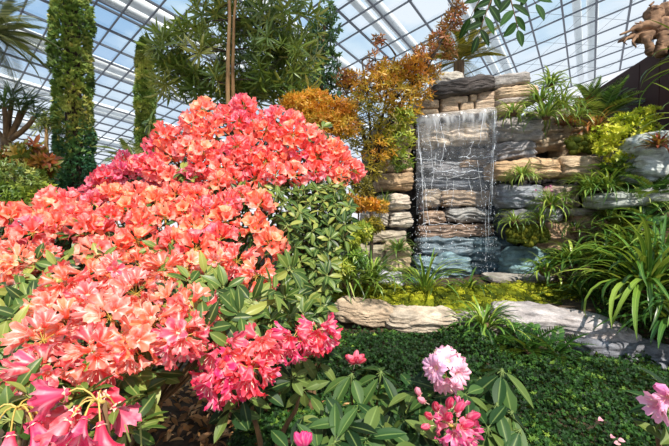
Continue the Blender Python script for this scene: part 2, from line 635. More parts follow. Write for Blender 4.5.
# white arch ribs outside the glass, two tubes each, with thin bracing wires between
for i, v in enumerate([-3.6, -.9, 2.0, 4.35, 6.8, 9.25, 12.75, 16.0, 19.5]):
    g = Geo()
    for dv, rr in ((-.26, .30), (.16, .22)):
        g.add(*tube([roof(a, v + dv, .9) for a in np.linspace(U0, U1 + 1, 8)], rr, 10))
    o = obj('trim_%d' % (i + 1), g, M['white']); o['kind'] = 'structure'
g = Geo()
for i in range(11, 19, 2):
    for j in range(-3, 5):
        if i < 13 and j > 2:
            continue
        a, b = (i, j * .84 * 2), (i + 2, (j + 1) * .84 * 2)
        g.add(*tube([roof(a[0], a[1], .5), roof(b[0], b[1], .5)], .012, 4))
        g.add(*tube([roof(a[0], b[1], .5), roof(b[0], a[1], .5)], .012, 4))
o = obj('trim_20', g, M['cable']); o['kind'] = 'structure'

# ------------------------------------------------------------------ ground
CP = [at(*p) for p in [(340, 338, 4.1), (440, 340, 4.0), (520, 352, 3.9), (620, 372, 3.7), (669, 385, 3.6), (340, 400, 2.9), (440, 400, 2.8), (560, 400, 2.8), (669, 405, 2.8),
      (440, 446, 2.4), (600, 446, 2.4), (250, 446, 2.3), (180, 410, 2.6), (335, 308, 4.4), (420, 304, 4.7), (500, 304, 4.7), (560, 296, 4.9), (620, 304, 4.6),
      (420, 288, 5.2), (540, 288, 5.3), (480, 288, 5.3), (640, 245, 4.9), (669, 200, 5.3), (640, 180, 6.2), (600, 240, 5.7), (620, 165, 6.8), (669, 332, 3.9), (655, 300, 4.1)]]
CP += [V3(*p) for p in [(-10, 8, .3), (-10, 14, .5), (0, 9, .8), (0, 14, .9), (5, 12, 1.2), (-5, 3, .1), (-4, 6, .3), (8, 4, 1.5), (8, 1, .8), (3, 1, .2), (0, 0, 0), (-3, 0, 0), (8, 8, 2.6), (8, 14, 2.2), (-1.5, 2.2, .1), (-1, 4, .3), (-14, 2, .1), (-14, 20, .5), (8, 20, 1)]]
CP = np.array(CP)
def gz(x, y):
    x = np.asarray(x, float); y = np.asarray(y, float)
    d2 = (x[..., None] - CP[:, 0]) ** 2 + (y[..., None] - CP[:, 1]) ** 2 + .02
    w_ = d2 ** -2.0
    return (w_ * CP[:, 2]).sum(-1) / w_.sum(-1)
def on(x, y, dz=0.0):
    return V3(x, y, float(gz(x, y)) + dz)
xs = np.concatenate([np.linspace(-20, -14.5, 5), np.linspace(-14, 9, 150)]); ys = np.concatenate([np.linspace(-2, -1, 3), np.linspace(-.5, 22, 150)])
X, Y = np.meshgrid(xs, ys)
Z = gz(X, Y) + .03 * fbm(np.stack([X * 2, Y * 2, X * 0], -1), 3)
g = Geo(); g.add(np.stack([X, Y, Z], -1).reshape(-1, 3), gridq(len(ys), len(xs)))
o = obj('ground', g, M['soil']); o['kind'] = 'structure'

# ------------------------------------------------------------------ rocks
def rock_geo(c, h, seed, tilt=0., yaw=0., rough=.12, strata=.05, k=5.0, n=26, fr=9):
    V0_, Q = CUBE[n]
    h = np.asarray(h, float)
    p = V0_ / (np.abs(V0_) ** k).sum(1, keepdims=True) ** (1 / k)
    wv = p * h
    nr = nrm(p * (1 / h) ** .5)
    s_ = h.min()
    q = wv / max(s_, .05)
    w_ = wv + nr * (rough * s_ * fbm(q * .9 + seed * 7.3, seed, 4))[:, None]
    # layers: the sides step in and out with height
    zz = w_[:, 2] * fr / max(h[2], .05) * .55 + 2.4 * noise(q * .55 + 3.1, seed + 5) + .9 * noise(q * 1.7, seed + 6)
    st = noise(np.stack([zz * 0 + seed, zz * 0, zz], -1), seed + 9) + .8 * noise(np.stack([zz * 0 + seed, zz * 0 + 3, zz * 2.3], -1), seed + 11)
    crk = np.maximum(0, .22 - np.abs(noise(q * np.array([1.1, 1.1, .5]) + seed, seed + 21))) / .22
    w_ = w_ - nr * (.07 * s_ * crk ** 2 * (n > 12))[:, None]
    side = np.stack([nr[:, 0], nr[:, 1], nr[:, 2] * .15], -1)
    w_ = w_ + side * (strata * s_ * st)[:, None]
    ct, st_ = math.cos(tilt), math.sin(tilt); cy, sy = math.cos(yaw), math.sin(yaw)
    R = np.array([[cy, -sy, 0], [sy, cy, 0], [0, 0, 1]]) @ np.array([[ct, 0, -st_], [0, 1, 0], [st_, 0, ct]])
    g = Geo(); C = np.zeros((len(w_), 4))
    return g.add(w_ @ R.T + np.asarray(c), Q, C)
RS = [0]
def rock(name, label, x0, x1, y0, y1, d, depth, col, tilt=0., mat='rock', group=None, cat='rock', **kw):
    """a stone filling x0..x1, y0..y1 on its front face at distance d, and depth metres thick"""
    RS[0] += 1
    a, b = at(x0, y1, d), at(x1, y0, d)
    hx, hz = (b[0] - a[0]) / 2, (b[2] - a[2]) / 2
    c = V3((a[0] + b[0]) / 2, a[1] + depth / 2, (a[2] + b[2]) / 2)
    g = rock_geo(c, (hx, depth / 2, hz), RS[0], tilt, **kw)
    o = obj(name, g, M[mat], None, c - V3(0, 0, hz))
    o.color = hexc(col)
    return tag(o, label, cat, group)
TAN, GREY, DGREY, BLUE, TEAL, BROWN, PALE = '#dcc3a2', '#b0aca8', '#8a8a8e', '#8f98a6', '#88a6ac', '#c39d78', '#e4d8c8'
# cap of the stack
rock('cap_stone', 'dark flat overhanging slab on top of the waterfall stack', 433, 500, 76, 93, 5.85, .9, '#5c5654', .15, rough=.2, strata=.12)
rock('cap_stone', 'pale rounded boulder behind the dark top slab, beside the amber tree', 436, 466, 70, 86, 6.7, .6, PALE, .05, rough=.2)
rock('cap_stone', 'grey rounded slab crowning the right end of the stack', 493, 535, 71, 85, 5.9, .9, GREY, .13, strata=.1, fr=6)
rock('cap_stone', 'tan thick slab under the grey crowning slab', 498, 543, 84, 97, 5.85, .9, TAN, .08, strata=.08)
rock('cap_stone', 'thin grey slab wedged above the tan block at the fall\'s right shoulder', 499, 541, 96, 103, 5.82, .9, '#c0b4a8', .06)
rock('cap_stone', 'tan squarish block beside the right end of the spill lip', 500, 527, 102, 114, 5.8, .9, TAN, .02)
# two rows of small squared stones above the lip
for i, (a, b, t0, t1, what) in enumerate([(441, 470, 96, 103, 'long flat'), (470, 478, 94, 101, 'smallest'), (478, 498, 91, 100, 'blocky')]):
    rock('wall_stone', '%s stone in the upper course above the spill lip' % what, a + .5, b - .5, t0, t1, 6.0, .4, ['#d8c2a6', '#d2b898', '#cdb49a'][i], .06, k=8, n=12, rough=.12)
for i, (a, b, t0, t1, what) in enumerate([(414, 440, 109, 115, 'low wide'), (441, 460, 102, 112, 'tall left-middle'), (460, 475, 101, 110.5, 'trapezoid'), (475, 498, 99, 109.5, 'right-hand broad')]):
    rock('wall_stone', '%s stone in the lower course resting on the spill lip' % what, a + .5, b - .5, t0, t1, 6.0, .4, ['#d8c0a0', '#d4bca0', '#cab498', '#d0bca4'][i], .06, k=8, n=12, rough=.12)
rock('wall_stone', 'flat stone in the upper course half hidden by the amber tree', 415, 440, 99, 108, 6.0, .4, '#cfb698', .05, k=8, n=12)
# spill lip
rock('spill_lip_slab', 'thin grey slab the water pours over', 413, 499, 110.5, 117, 5.92, .6, '#b9b2aa', .115, k=9, rough=.05, strata=.02, mat='wet', cat='slab')
# stones behind the water
for (a, b, t0, t1, col, what, dd) in [
    (416, 452, 122, 146, '#dccdb8', 'large pale block at top left behind the falling water', 6.08),
    (450, 497, 120, 143, '#e0d0bc', 'large pale block at top right behind the falling water', 6.06),
    (418, 446, 146, 160, '#a8a8ac', 'grey stone under the left pale block in the fall', 6.36),
    (446, 466, 143, 160, '#5c564e', 'dark brown wedge stone in the middle of the fall', 6.42),
    (462, 498, 148, 160, '#9c9690', 'grey stone with foaming edge at right in the fall', 6.3),
    (460, 497, 159, 168, '#a88c6e', 'flat brown stone at right in the fall', 6.27),
    (418, 462, 160, 172, '#8a8c92', 'dark grey flat stone at left in the fall', 6.3),
    (430, 498, 168, 178, '#7c8088', 'long thin dark ledge stone crossing the fall', 6.25),
    (416, 498, 178, 190, '#727a86', 'wet dark slab course in the middle of the fall', 6.3),
    (441, 496, 190, 207, '#b09a82', 'long tan stone midway down the fall', 6.2),
    (424, 441, 189, 208, '#b6a794', 'round tan stone left of the long tan one in the fall', 6.22),
    (448, 494, 208, 223, '#a6a6a4', 'long grey stone in the lower fall', 6.17),
    (424, 447, 211, 225, '#c0a894', 'pinkish rounded stone in the lower fall', 6.18),
    (420, 496, 225, 238, '#9a8474', 'broad brown slab low in the fall', 6.1),
    (418, 478, 238, 256, '#7f94a2', 'blue-grey slab near the foot of the fall', 6.05),
    (470, 512, 236, 282, '#5d7784', 'dark teal wet block at the right foot of the fall', 6.1),
    (415, 474, 255, 284, '#7a98a4', 'teal wet slab at the foot of the fall', 6.0)]:
    rock('fall_stone', what, a, b, t0, t1, dd, .5, col, random.uniform(-.02, .05), 'wet', strata=.16, rough=.22, k=6)
# left stack
for (a, b, t0, t1, col, what, dd) in [
    (388, 415, 118, 146, '#cbb592', 'tan block of the left pier, partly hidden by amber leaves', 5.95),
    (384, 414, 146, 172, '#c7b08e', 'tan block below it in the left pier behind thin maple stems', 5.95),
    (378, 414, 172, 190, '#c2a684', 'ridged brown-tan stone in the left pier', 5.9),
    (379, 412, 194, 210, PALE, 'pale pointed stone in the left pier above the paired stones', 5.85),
    (363, 390, 212, 227, '#cfc6b8', 'left one of two pale paired stones in the left pier', 5.75),
    (389, 414, 212, 228, '#d2cabc', 'right one of two pale paired stones in the left pier', 5.8),
    (362, 408, 231, 243, '#b6ac9a', 'low grey stone under the pair in the left pier', 5.75),
    (386, 412, 243, 274, '#d0bc9c', 'upright tan boulder at the foot of the left pier', 5.6),
    (345, 392, 246, 274, '#b0a890', 'shaded boulder behind the leaf blades left of the upright one', 5.7)]:
    rock('pier_stone', what, a, b, t0, t1, dd, .7, col, random.uniform(-.03, .06), strata=.12, rough=.2, k=5.5)
# right stack
for (a, b, t0, t1, col, what, dd, tl) in [
    (496, 545, 116, 142, '#aaa6a4', 'grey boulder under the hanging spider plant right of the lip', 5.85, .04),
    (499, 540, 140, 160, '#9a989a', 'grey layered boulder above the long tan slab', 5.85, .08),
    (497, 565, 158, 178, '#d8b890', 'long tan slab with striped grain right of the fall', 5.7, .02),
    (564, 606, 154, 177, '#d4bc9c', 'tan block with fine grain beside the lime shrub', 5.7, .0),
    (502, 545, 184, 208, '#9ba2ae', 'blue-grey boulder below the striped tan slab', 5.8, -.04),
    (540, 584, 184, 208, '#b8a898', 'brownish boulder behind the spider plants in mid bank', 5.85, .02),
    (512, 566, 209, 224, '#a0a4a8', 'long grey slab above the teal block', 5.7, .05),
    (573, 609, 208, 216, '#b0a8a0', 'thin grey slab topping the twin brown boulders', 5.6, .02),
    (549, 577, 222, 250, '#c4a284', 'left one of two brown boulders', 5.6, .05),
    (576, 608, 212, 248, '#b89a80', 'taller right one of two brown boulders', 5.65, .0),
    (604, 632, 219, 247, '#b09278', 'brown boulder behind the tall strap leaf clump', 5.5, -.05),
    (511, 554, 249, 279, '#86aab2', 'smooth teal block at pool level right of the fall', 5.75, .03),
    (497, 513, 190, 282, '#4c5660', 'upright wet stone lining the right side of the fall, recess shade painted dark', 6.1, 0),  # dark colour stands in for the shaded side of the recess
    (498, 512, 118, 190, '#545a60', 'tall stone beside the upper right edge of the fall, recess shade painted dark', 6.15, 0),  # shade of the recess side is put into this stone's colour
    (636, 664, 226, 240, '#a09890', 'small grey stone in the mossy right bank', 5.0, .0),
    (648, 706, 130, 180, '#c8d2d0', 'large smooth pale boulder above the mossy bank', 5.0, .15),
    (612, 690, 188, 206, '#b4bcb4', 'pale sloping ledge stone among the bank ferns', 4.95, .12)]:
    rock('bank_stone', what, a, b, t0, t1, dd, .7, col, tl, strata=.13, rough=.2, k=5.5)
for (a, b, t0, t1, col, what, dd) in [
    (534, 566, 120, 150, '#a89880', 'brownish boulder behind the dark bushy lily clump above the tan slab', 6.2),
    (560, 600, 122, 156, '#b09c80', 'tan brown boulder behind the tan block, topped by moss and lilies', 6.35),
    (536, 580, 104, 126, '#9c9080', 'grey brown boulder at the skyline right of the cap stones', 6.5),
    (574, 612, 114, 140, '#8c8070', 'dark brown boulder at the foot of the cycads', 6.7)]:
    rock('bank_stone', what, a, b, t0, t1, dd, .6, col, .05, strata=.13, rough=.25, k=4.5)
# stones on the beds
rock('ledge_stone', 'pale flat ledge at the pool edge under the teal block', 492, 566, 277, 284, 5.5, .5, '#b0aca4', .0, k=7)
rock('ledge_stone', 'small striped grey and white stone at the back of the moss', 352, 404, 273, 290, 5.2, .4, '#c8ccd4', -.05, strata=.25, rough=.3)
rock('edging_rock', 'pale brown edging rock fronting the moss, beside hot pink flowers', 336, 398, 306, 328, 4.1, .45, '#cbb69c', -.16, strata=.14, rough=.22)
rock('edging_rock', 'pale layered edging rock left of the arching leaf clump', 386, 462, 314, 336, 4.05, .45, '#d2c4b0', -.06, strata=.16, rough=.2)
rock('edging_rock', 'grey edging rock mostly hidden behind the arching leaf clump', 448, 524, 318, 340, 4.15, .45, '#b8b0a8', .0, strata=.12)
rock('edging_rock', 'long grey weathered edging rock right of the arching leaf clump', 508, 642, 317, 352, 3.9, .55, '#c2bcbc', -.15, yaw=-.2, strata=.14, rough=.2)
rock('edging_rock', 'dark grey low edging rock beneath the tall strap leaf clump', 590, 690, 346, 374, 3.65, .5, '#8a8e98', -.04, strata=.2, rough=.16)
# core of the stack behind its stones
a, b = at(360, 284, 6.75), at(640, 100, 6.75)
wb = rock_geo((.0 + at(455, 190, 6.9)[0], 7.0, 1.9), (1.7, .32, 1.55), 77, 0, rough=.3, strata=.1, n=20)
wb.join(rock_geo((3.9, 6.9, 1.5), (1.3, .3, .95), 78, 0, rough=.3, strata=.1, n=20))
o = obj('wall_rear', wb, M['rock']); o['kind'] = 'structure'; o.color = hexc('#3c3a3a')

# ------------------------------------------------------------------ water
t = NT('water')
r, al, ac = attr(t)
tcn = t.n('TexCoord'); mpn = t.n('Mapping'); mpn.inputs['Scale'].default_value = (6, 3, 1.7); t.l(tcn.outputs['Object'], mpn.inputs[0])
nzn = t.n('TexNoise'); nzn.inputs['Scale'].default_value = 2.2; nzn.inputs['Detail'].default_value = 5; t.l(mpn.outputs[0], nzn.inputs['Vector'])
foam = t.ramp(nzn.outputs[0], [(.40, (.12, .12, .12, 1)), (.62, (1, 1, 1, 1))])
foam = t.math('MULTIPLY', foam, t.ramp(al, [(0, (.3, .3, .3, 1)), (.05, (.75, .75, .75, 1)), (.13, (.34, .34, .34, 1)), (.3, (.12, .12, .12, 1)), (1, (.0, .0, .0, 1))]))
tr = t.n('BsdfTransparent'); gl = t.n('BsdfGlossy'); gl.inputs['Roughness'].default_value = .08
m1 = t.n('MixShader'); m1.inputs[0].default_value = .05; t.l(tr.outputs[0], m1.inputs[1]); t.l(gl.outputs[0], m1.inputs[2])
df = t.n('BsdfDiffuse'); df.inputs[0].default_value = hexc('#eef3fa'); tl = t.n('BsdfTranslucent'); tl.inputs[0].default_value = hexc('#eef3fa')
m0 = t.n('MixShader'); t.l(df.outputs[0], m0.inputs[1]); t.l(tl.outputs[0], m0.inputs[2])
m2 = t.n('MixShader'); t.l(foam, m2.inputs[0]); t.l(m1.outputs[0], m2.inputs[1]); t.l(m0.outputs[0], m2.inputs[2])
t.l(m2.outputs[0], t.out.inputs[0]); M['water'] = t.m
t = NT('white_water')
df = t.n('BsdfPrincipled'); df.inputs['Base Color'].default_value = hexc('#eef4fc'); df.inputs['Roughness'].default_value = .12
tl = t.n('BsdfTranslucent'); tl.inputs[0].default_value = hexc('#f0f5fc')
m0 = t.n('MixShader'); m0.inputs[0].default_value = .4; t.l(df.outputs[0], m0.inputs[1]); t.l(tl.outputs[0], m0.inputs[2]); t.l(m0.outputs[0], t.out.inputs[0]); M['foam'] = t.m

wl, wr = at(416, 116, 5.9), at(497, 108.5, 5.9)
wf = thing('waterfall', 'thin veil of water and white strands falling down the dark stone recess', 'waterfall', V3((wl[0] + wr[0]) / 2, wl[1] + .1, at(455, 284, 5.9)[2]))
nu, nv = 40, 60
g = Geo()
s = np.linspace(0, 1, nv)[None]; tt = np.linspace(0, 1, nu)[:, None]
fall = 1.5                                            # the unbroken part of the sheet
x = wl[0] + (wr[0] - wl[0]) * s + 0 * tt
ztop = wl[2] + (wr[2] - wl[2]) * s
z = ztop - fall * tt - .05 * tt * np.sin(s * 31) - .12 * tt * noise(np.stack([s * 9 + 0 * tt, 0 * s + 0 * tt, 0 * s + 0 * tt], -1), 4)
y = wl[1] + .02 - .09 * np.sqrt(tt) + .015 * noise(np.stack([s * 14 + 0 * tt, tt * 3 + 0 * s, 0 * s * tt], -1), 8)
C = np.zeros((nu, nv, 4)); C[..., 1] = tt
g.add(np.stack([x + 0 * tt, y + 0 * s, z], -1).reshape(-1, 3), gridq(nu, nv), C.reshape(-1, 4))
obj('water_sheet', g, M['water'], wf)
def strand(x0, x1, z0, z1, r, y0, n=46, seed=0):
    tt = np.linspace(0, 1, n)
    p = np.stack([x0 + (x1 - x0) * tt + .012 * noise(np.stack([tt * 6, tt * 0 + seed, tt * 0], -1), 5) * (.3 + tt), y0 - .1 * np.sqrt(tt) + .02 * noise(np.stack([tt * 5, tt * 0 + seed, tt * 0 + 4], -1), 6), z0 + (z1 - z0) * tt], -1)
    rr = .5 * r * (.3 +  .9 * np.abs(noise(np.stack([tt * 24, tt * 0 + seed * 3.1, tt * 0], -1), 9)))
    rr[0] = r * .3; rr[-1] = r * .2
    return tube(p, rr, 6)
zt = lambda px: (wl[2] + (wr[2] - wl[2]) * (px - 416) / 81.)
X_ = lambda px: at(px, 200, 5.85)[0]
Z_ = lambda py: at(400, py, 5.85)[2]
SP = [(417, 420, 117, 165, .012), (418, 424, 118, 205, .010), (421, 429, 150, 226, .008), (495, 493, 110, 150, .014), (496, 490, 110, 215, .011), (493, 488, 150, 250, .009), (494, 492, 112, 190, .008),
      (430, 434, 140, 178, .007), (437, 431, 152, 190, .007), (440, 446, 118, 152, .009), (446, 440, 140, 166, .009), (434, 438, 118, 148, .008), (474, 466, 140, 160, .007),
      (478, 482, 160, 200, .006), (455, 452, 180, 206, .006), (470, 471, 176, 196, .006), (424, 426, 200, 240, .006), (487, 486, 200, 262, .006), (448, 447, 176, 194, .006), (484, 478, 112, 146, .008), (460, 458, 114, 140, .007)]
for k, (a, b, t0, t1, r) in enumerate(SP):
    g = Geo(); g.add(*strand(X_(a), X_(b), Z_(t0), Z_(t1), r, 5.95, seed=k))
    obj('water_strand', g, M['foam'], wf)
# white water running along the ledges
for k, (a, b, t0, t1, th) in enumerate([(420, 447, 156, 159, .012), (450, 478, 160, 163, .01), (436, 497, 168, 171, .012), (440, 497, 178, 175, .010), (462, 497, 157, 154, .012), (432, 470, 171, 173, .008), (430, 462, 190, 188, .007), (424, 470, 224, 226, .008), (470, 496, 190, 192, .006)]):
    g = Geo(); tt = np.linspace(0, 1, 40)
    p = np.stack([X_(a) + (X_(b) - X_(a)) * tt, 6.05 + .03 * noise(np.stack([tt * 7, tt * 0 + k, tt * 0], -1), 2), Z_(t0) + (Z_(t1) - Z_(t0)) * tt + .03 * noise(np.stack([tt * 9, tt * 0 + k, tt * 0 + 1], -1), 3)], -1)
    rr = .55 * th * (.1 + 1.3 * np.abs(noise(np.stack([tt * 22, tt * 0 + k, tt * 0], -1), 4))); rr[[0, -1]] *= .2
    g.add(*tube(p, rr, 6)); obj('ledge_foam', g, M['foam'], wf)
g = Geo(); bt = ball(5, 6)
n = 1100
px = np.where(rng.random(n) < .55, np.where(rng.random(n) < .45, rng.normal(422, 5, n), rng.normal(491, 4, n)), rng.uniform(417, 496, n))
py = rng.uniform(125, 282, n)
P = np.stack([[X_(a) for a in px], rng.uniform(5.78, 6.02, n), [Z_(b) for b in py]], -1)
g.inst(bt, P, np.repeat(np.diag([1, 1, 1.8])[None], n, 0), rng.uniform(.0022, .0052, n) * (rng.random(n) ** .5 + .3))
o = obj('droplet', g, M['foam'], wf); o['kind'] = 'stuff'
# pool at the foot
g = Geo(); a = at(412, 282, 5.75); b = at(514, 282, 5.75)
P = np.array([[a[0], 5.62, a[2]], [b[0], 5.62, a[2]], [b[0], 6.15, a[2]], [a[0], 6.15, a[2]]]); P2 = P - [0, 0, .1]
g.add(np.vstack([P, P2]), [[0, 1, 2, 3], [7, 6, 5, 4], [0, 4, 5, 1], [1, 5, 6, 2], [2, 6, 7, 3], [3, 7, 4, 0]])
t = NT('pool_water'); p = t.n('BsdfPrincipled'); p.inputs['Base Color'].default_value = hexc('#3c6470'); p.inputs['Roughness'].default_value = .1
nzn = t.n('TexNoise'); nzn.inputs['Scale'].default_value = 18; t.l(t.bump(nzn.outputs[0], .3, .02), p.inputs['Normal']); t.l(p.outputs[0], t.out.inputs[0])
obj('pool_surface', g, t.m, wf, smooth=False)

# ------------------------------------------------------------------ brown wall and driftwood
t = NT('brown_panel'); p = t.n('BsdfPrincipled'); p.inputs['Base Color'].default_value = hexc('#432e2c'); p.inputs['Roughness'].default_value = .7; p.inputs['Specular IOR Level'].default_value = .2
t.l(p.outputs[0], t.out.inputs[0]); M['brown'] = t.m
wr_ = bpy.data.objects.new('wall_right', None); COL.objects.link(wr_); wr_['kind'] = 'structure'; ORG['wall_right'] = np.zeros(3)
A, B = at(572, 107, 9.3), at(672, 46, 5.75)
zt_ = A[2]
dirw = nrm(V3(B[0] - A[0], B[1] - A[1], 0)); nw = V3(dirw[1], -dirw[0], 0)
if nw[0] > 0: nw = -nw
Lw = np.linalg.norm((B - A)[:2]) + 1.4
n = 9
for k in range(n):
    s0, s1 = Lw * k / n + .012, Lw * (k + 1) / n - .012
    c = V3(A[0], A[1], 0) + dirw * (s0 + s1) / 2 - nw * .1
    zb = 1.2
    g = Geo(); g.add(*boxg(V3(c[0], c[1], (zt_ + zb) / 2), ((s1 - s0) / 2, .1, (zt_ - zb) / 2), np.stack([dirw, -nw, [0, 0, 1]], 1)))
    obj('wall_panel', g, M['brown'], wr_, smooth=False)
g = Geo(); c = V3(A[0], A[1], 0) + dirw * Lw / 2 - nw * .13
g.add(*boxg(V3(c[0], c[1], zt_ + .02), (Lw / 2, .12, .03), np.stack([dirw, -nw, [0, 0, 1]], 1)))
g.add(*boxg(V3(c[0], c[1], (zt_ + 1.2) / 2), (Lw / 2, .06, (zt_ - 1.2) / 2 - .02), np.stack([dirw, -nw, [0, 0, 1]], 1)))
obj('wall_coping', g, M['brown'], wr_, smooth=False)

dw = thing('driftwood', 'gnarled brown driftwood root reaching out over the dark brown wall', 'driftwood', at(652, 55, 5.9))
g = Geo()
def gnarl(pts, rad, seed, n=10, amp=.6, sub=26):
    rad = [q * .62 for q in rad]
    P = np.array([at(*q) for q in pts]); tt = np.linspace(0, len(P) - 1, sub)
    Q_ = np.stack([np.interp(tt, range(len(P)), P[:, i]) for i in range(3)], -1)
    Q_ += .025 * np.stack([noise(np.stack([tt * 2.3, tt * 0 + seed, tt * 0 + i], -1), 3) for i in range(3)], -1)
    V, Q, C = tube(Q_, np.interp(tt, range(len(P)), rad), n)
    V = V + (V - np.vstack([np.repeat(Q_, n, 0), Q_[:1], Q_[-1:]])) * (amp * fbm(V * 9, seed))[:, None]
    return V, Q, C
g.add(*gnarl([(618, 42, 5.9), (628, 37, 5.9), (640, 33, 5.95), (655, 30, 6.0), (680, 26, 6.1)], [.02, .07, .15, .22, .24], 1, 14))
g.add(*gnarl([(622, 36, 5.8), (634, 28, 5.85), (648, 26, 5.9), (664, 22, 6)], [.015, .06, .12, .15], 2, 12))
g.add(*gnarl([(648, 30, 5.95), (656, 14, 6), (664, 9, 6), (680, 8, 6.1)], [.16, .17, .16, .12], 3, 12))
g.add(*gnarl([(650, 12, 5.9), (656, 9, 5.9), (664, 12, 5.95)], [.03, .09, .1], 4, 10))
g.add(*gnarl([(646, 34, 5.85), (648, 44, 5.8), (652, 54, 5.8)], [.12, .10, .06], 5, 10))
g.add(*gnarl([(660, 34, 5.9), (664, 46, 5.85), (662, 56, 5.85)], [.16, .15, .10], 6, 12))
obj('root_mass', g, M['drift'], dw)
for k, (pts, rad) in enumerate([([(630, 36, 5.85), (626, 41, 5.8), (627, 45, 5.8)], [.035, .02, .008]), ([(622, 40, 5.9), (619, 43, 5.9), (617, 42, 5.9)], [.03, .018, .006]), ([(636, 36, 5.85), (634, 43, 5.8), (636, 47, 5.8)], [.05, .03, .01]),
                                ([(644, 28, 5.9), (640, 22, 5.9), (636, 24, 5.9)], [.04, .025, .008]), ([(656, 10, 5.9), (652, 4, 5.9), (654, 1, 5.9)], [.05, .03, .01])]):
    g = Geo(); g.add(*gnarl(pts, rad, 10 + k, 7, .3, 9)); obj('root_tip', g, M['drift'], dw)
# ------------------------------------------------------------------ flowers
def blossom_tpl(nth=30, nt=7, L=.06, R=.036, cut=.3, ruffle=.004, curl=.012, rib=True):
    t = np.linspace(0, 1, nt)[:, None]; th = np.linspace(0, 2 * PI, nth, endpoint=False)[None]
    c = np.abs(np.cos(2.5 * th)) ** .75
    s = t * (1 - cut * (1 - c) * t ** 2)
    r = .006 + (R - .006) * (.25 * s + .75 * s ** 2.3)
    a = L * s - curl * s ** 5
    a = a + ruffle * t ** 3 * np.sin(13 * th) + ruffle * .6 * t ** 3 * np.sin(21 * th + 1)
    r = r * (1 + .05 * t ** 2 * np.sin(17 * th + 2))
    V = np.stack([r * np.cos(th), a, r * np.sin(th)], -1)
    C = np.zeros((nt, nth, 4)); C[..., 1] = t; C[..., 2] = 1 - c
    return V.reshape(-1, 3), gridq(nt, nth, True), C.reshape(-1, 4)
BL_NEAR = [blossom_tpl(30, 8, .064, .035, .30, .004), blossom_tpl(30, 8, .070, .031, .36, .005, .006), blossom_tpl(30, 8, .058, .039, .26, .0045, .016)]
BL_FAR = [blossom_tpl(15, 5, .060, .036, .34, .004), blossom_tpl(15, 5, .066, .031, .38, .005, .006)]
BL_BELL = [blossom_tpl(36, 10, .060, .041, .22, .006, .014), blossom_tpl(36, 10, .064, .037, .26, .006, .008)]
BL_OPEN = [blossom_tpl(40, 10, .046, .044, .16, .0075, .020), blossom_tpl(40, 10, .042, .048, .18, .008, .024)]

def stamen_geo(g, mat, L=.066, k=4):
    for i in range(k):
        a = 2 * PI * i / k + .3
        p = [[0, .012, 0], [.006 * math.cos(a), L * .6, .006 * math.sin(a)], [.013 * math.cos(a), L * (.95 + .1 * (i % 2)), .013 * math.sin(a) + .004]]
        V, Q, C = tube(p, [.0005, .0005, .0012], 3, False); g.add(V, Q, C, mat)
def calyx_geo(g, mat):
    g.inst(leaf(.016, .009, .1, .2, 2), np.zeros((5, 3)), frames([[math.cos(a) * .8, .6, math.sin(a) * .8] for a in np.arange(5) * 2 * PI / 5], up=[0, 1, 0]), 1.0, None, mat)
BM_NEAR = {}
def blossom_meshes(kind, petal, tpls):
    if kind not in BM_NEAR:
        r = []
        for i, tp in enumerate(tpls):
            for j in range(2):
                g = Geo(); C = tp[2].copy(); C[:, 0] = .2 + .55 * j + .1 * i
                g.add(tp[0], tp[1], C, 0); stamen_geo(g, 1, tp[0][:, 1].max() * .92); calyx_geo(g, 2)
                r.append(g.mesh('blossom', [petal, M['stamen'], M['calyx']]))
        BM_NEAR[kind] = r
    return BM_NEAR[kind]

def truss_dirs(n, seed, lo=.15, hi=1.75, droop=.25):
    """directions of the flowers of a truss about its axis +Y"""
    r = np.random.default_rng(seed)
    i = np.arange(n) + .5
    pol = lo + (hi - lo) * (i / n) ** .6
    az = i * 2.399963 + r.uniform(0, 6)
    pol = pol + r.normal(0, .12, n)
    return np.stack([np.sin(pol) * np.cos(az), np.cos(pol), np.sin(pol) * np.sin(az)], -1)

def truss_proto(n, seed, ped=.034):
    """(pedicel Geo, blossom matrices) about +Y"""
    d = truss_dirs(n, seed)
    r = np.random.default_rng(seed + 100)
    g = Geo()
    ends = d * (ped * r.uniform(.75, 1.2, n))[:, None]
    bd = nrm(d + r.normal(0, .12, (n, 3)))
    R = frames(bd, up=[0, .3, 1], roll=r.uniform(0, 6.28, n))
    for e, b in zip(ends, bd):
        V, Q, C = tube(curve3(np.zeros(3), e, e * .6, 4), .0014, 4, False); g.add(V, Q, C)
    V, Q, C = tube([[0, -.09, 0], [0, 0, 0]], [.005, .006], 6); g.add(V, Q, C)
    return g, ends, R, r

NEAR_P = []
for s_ in range(5):
    g, ends, R, r = truss_proto(11, s_)
    NEAR_P.append((g.mesh('pedicels', M['pedicel']), ends, R, r.uniform(.9, 1.12, len(ends)), r.integers(0, 6, len(ends))))
g, ends, R, r = truss_proto(8, 9, .036)
OPEN_P = (g.mesh('pedicels', M['pedicel']), ends, R, r.uniform(.95, 1.15, len(ends)), r.integers(0, 4, len(ends)))
FAR_M = {}
def far_truss(petal, key):
    if key not in FAR_M:
        L = []
        for s_ in range(6):
            g, ends, R, r = truss_proto(13, 20 + s_)
            for tp in range(2):
                m = np.arange(len(ends)) % 2 == tp
                g.inst(BL_FAR[tp], ends[m], R[m], r.uniform(.9, 1.15, m.sum()), None, 1)
            L.append(g.mesh('truss', [M['pedicel'], petal]))
        FAR_M[key] = L
    return FAR_M[key]

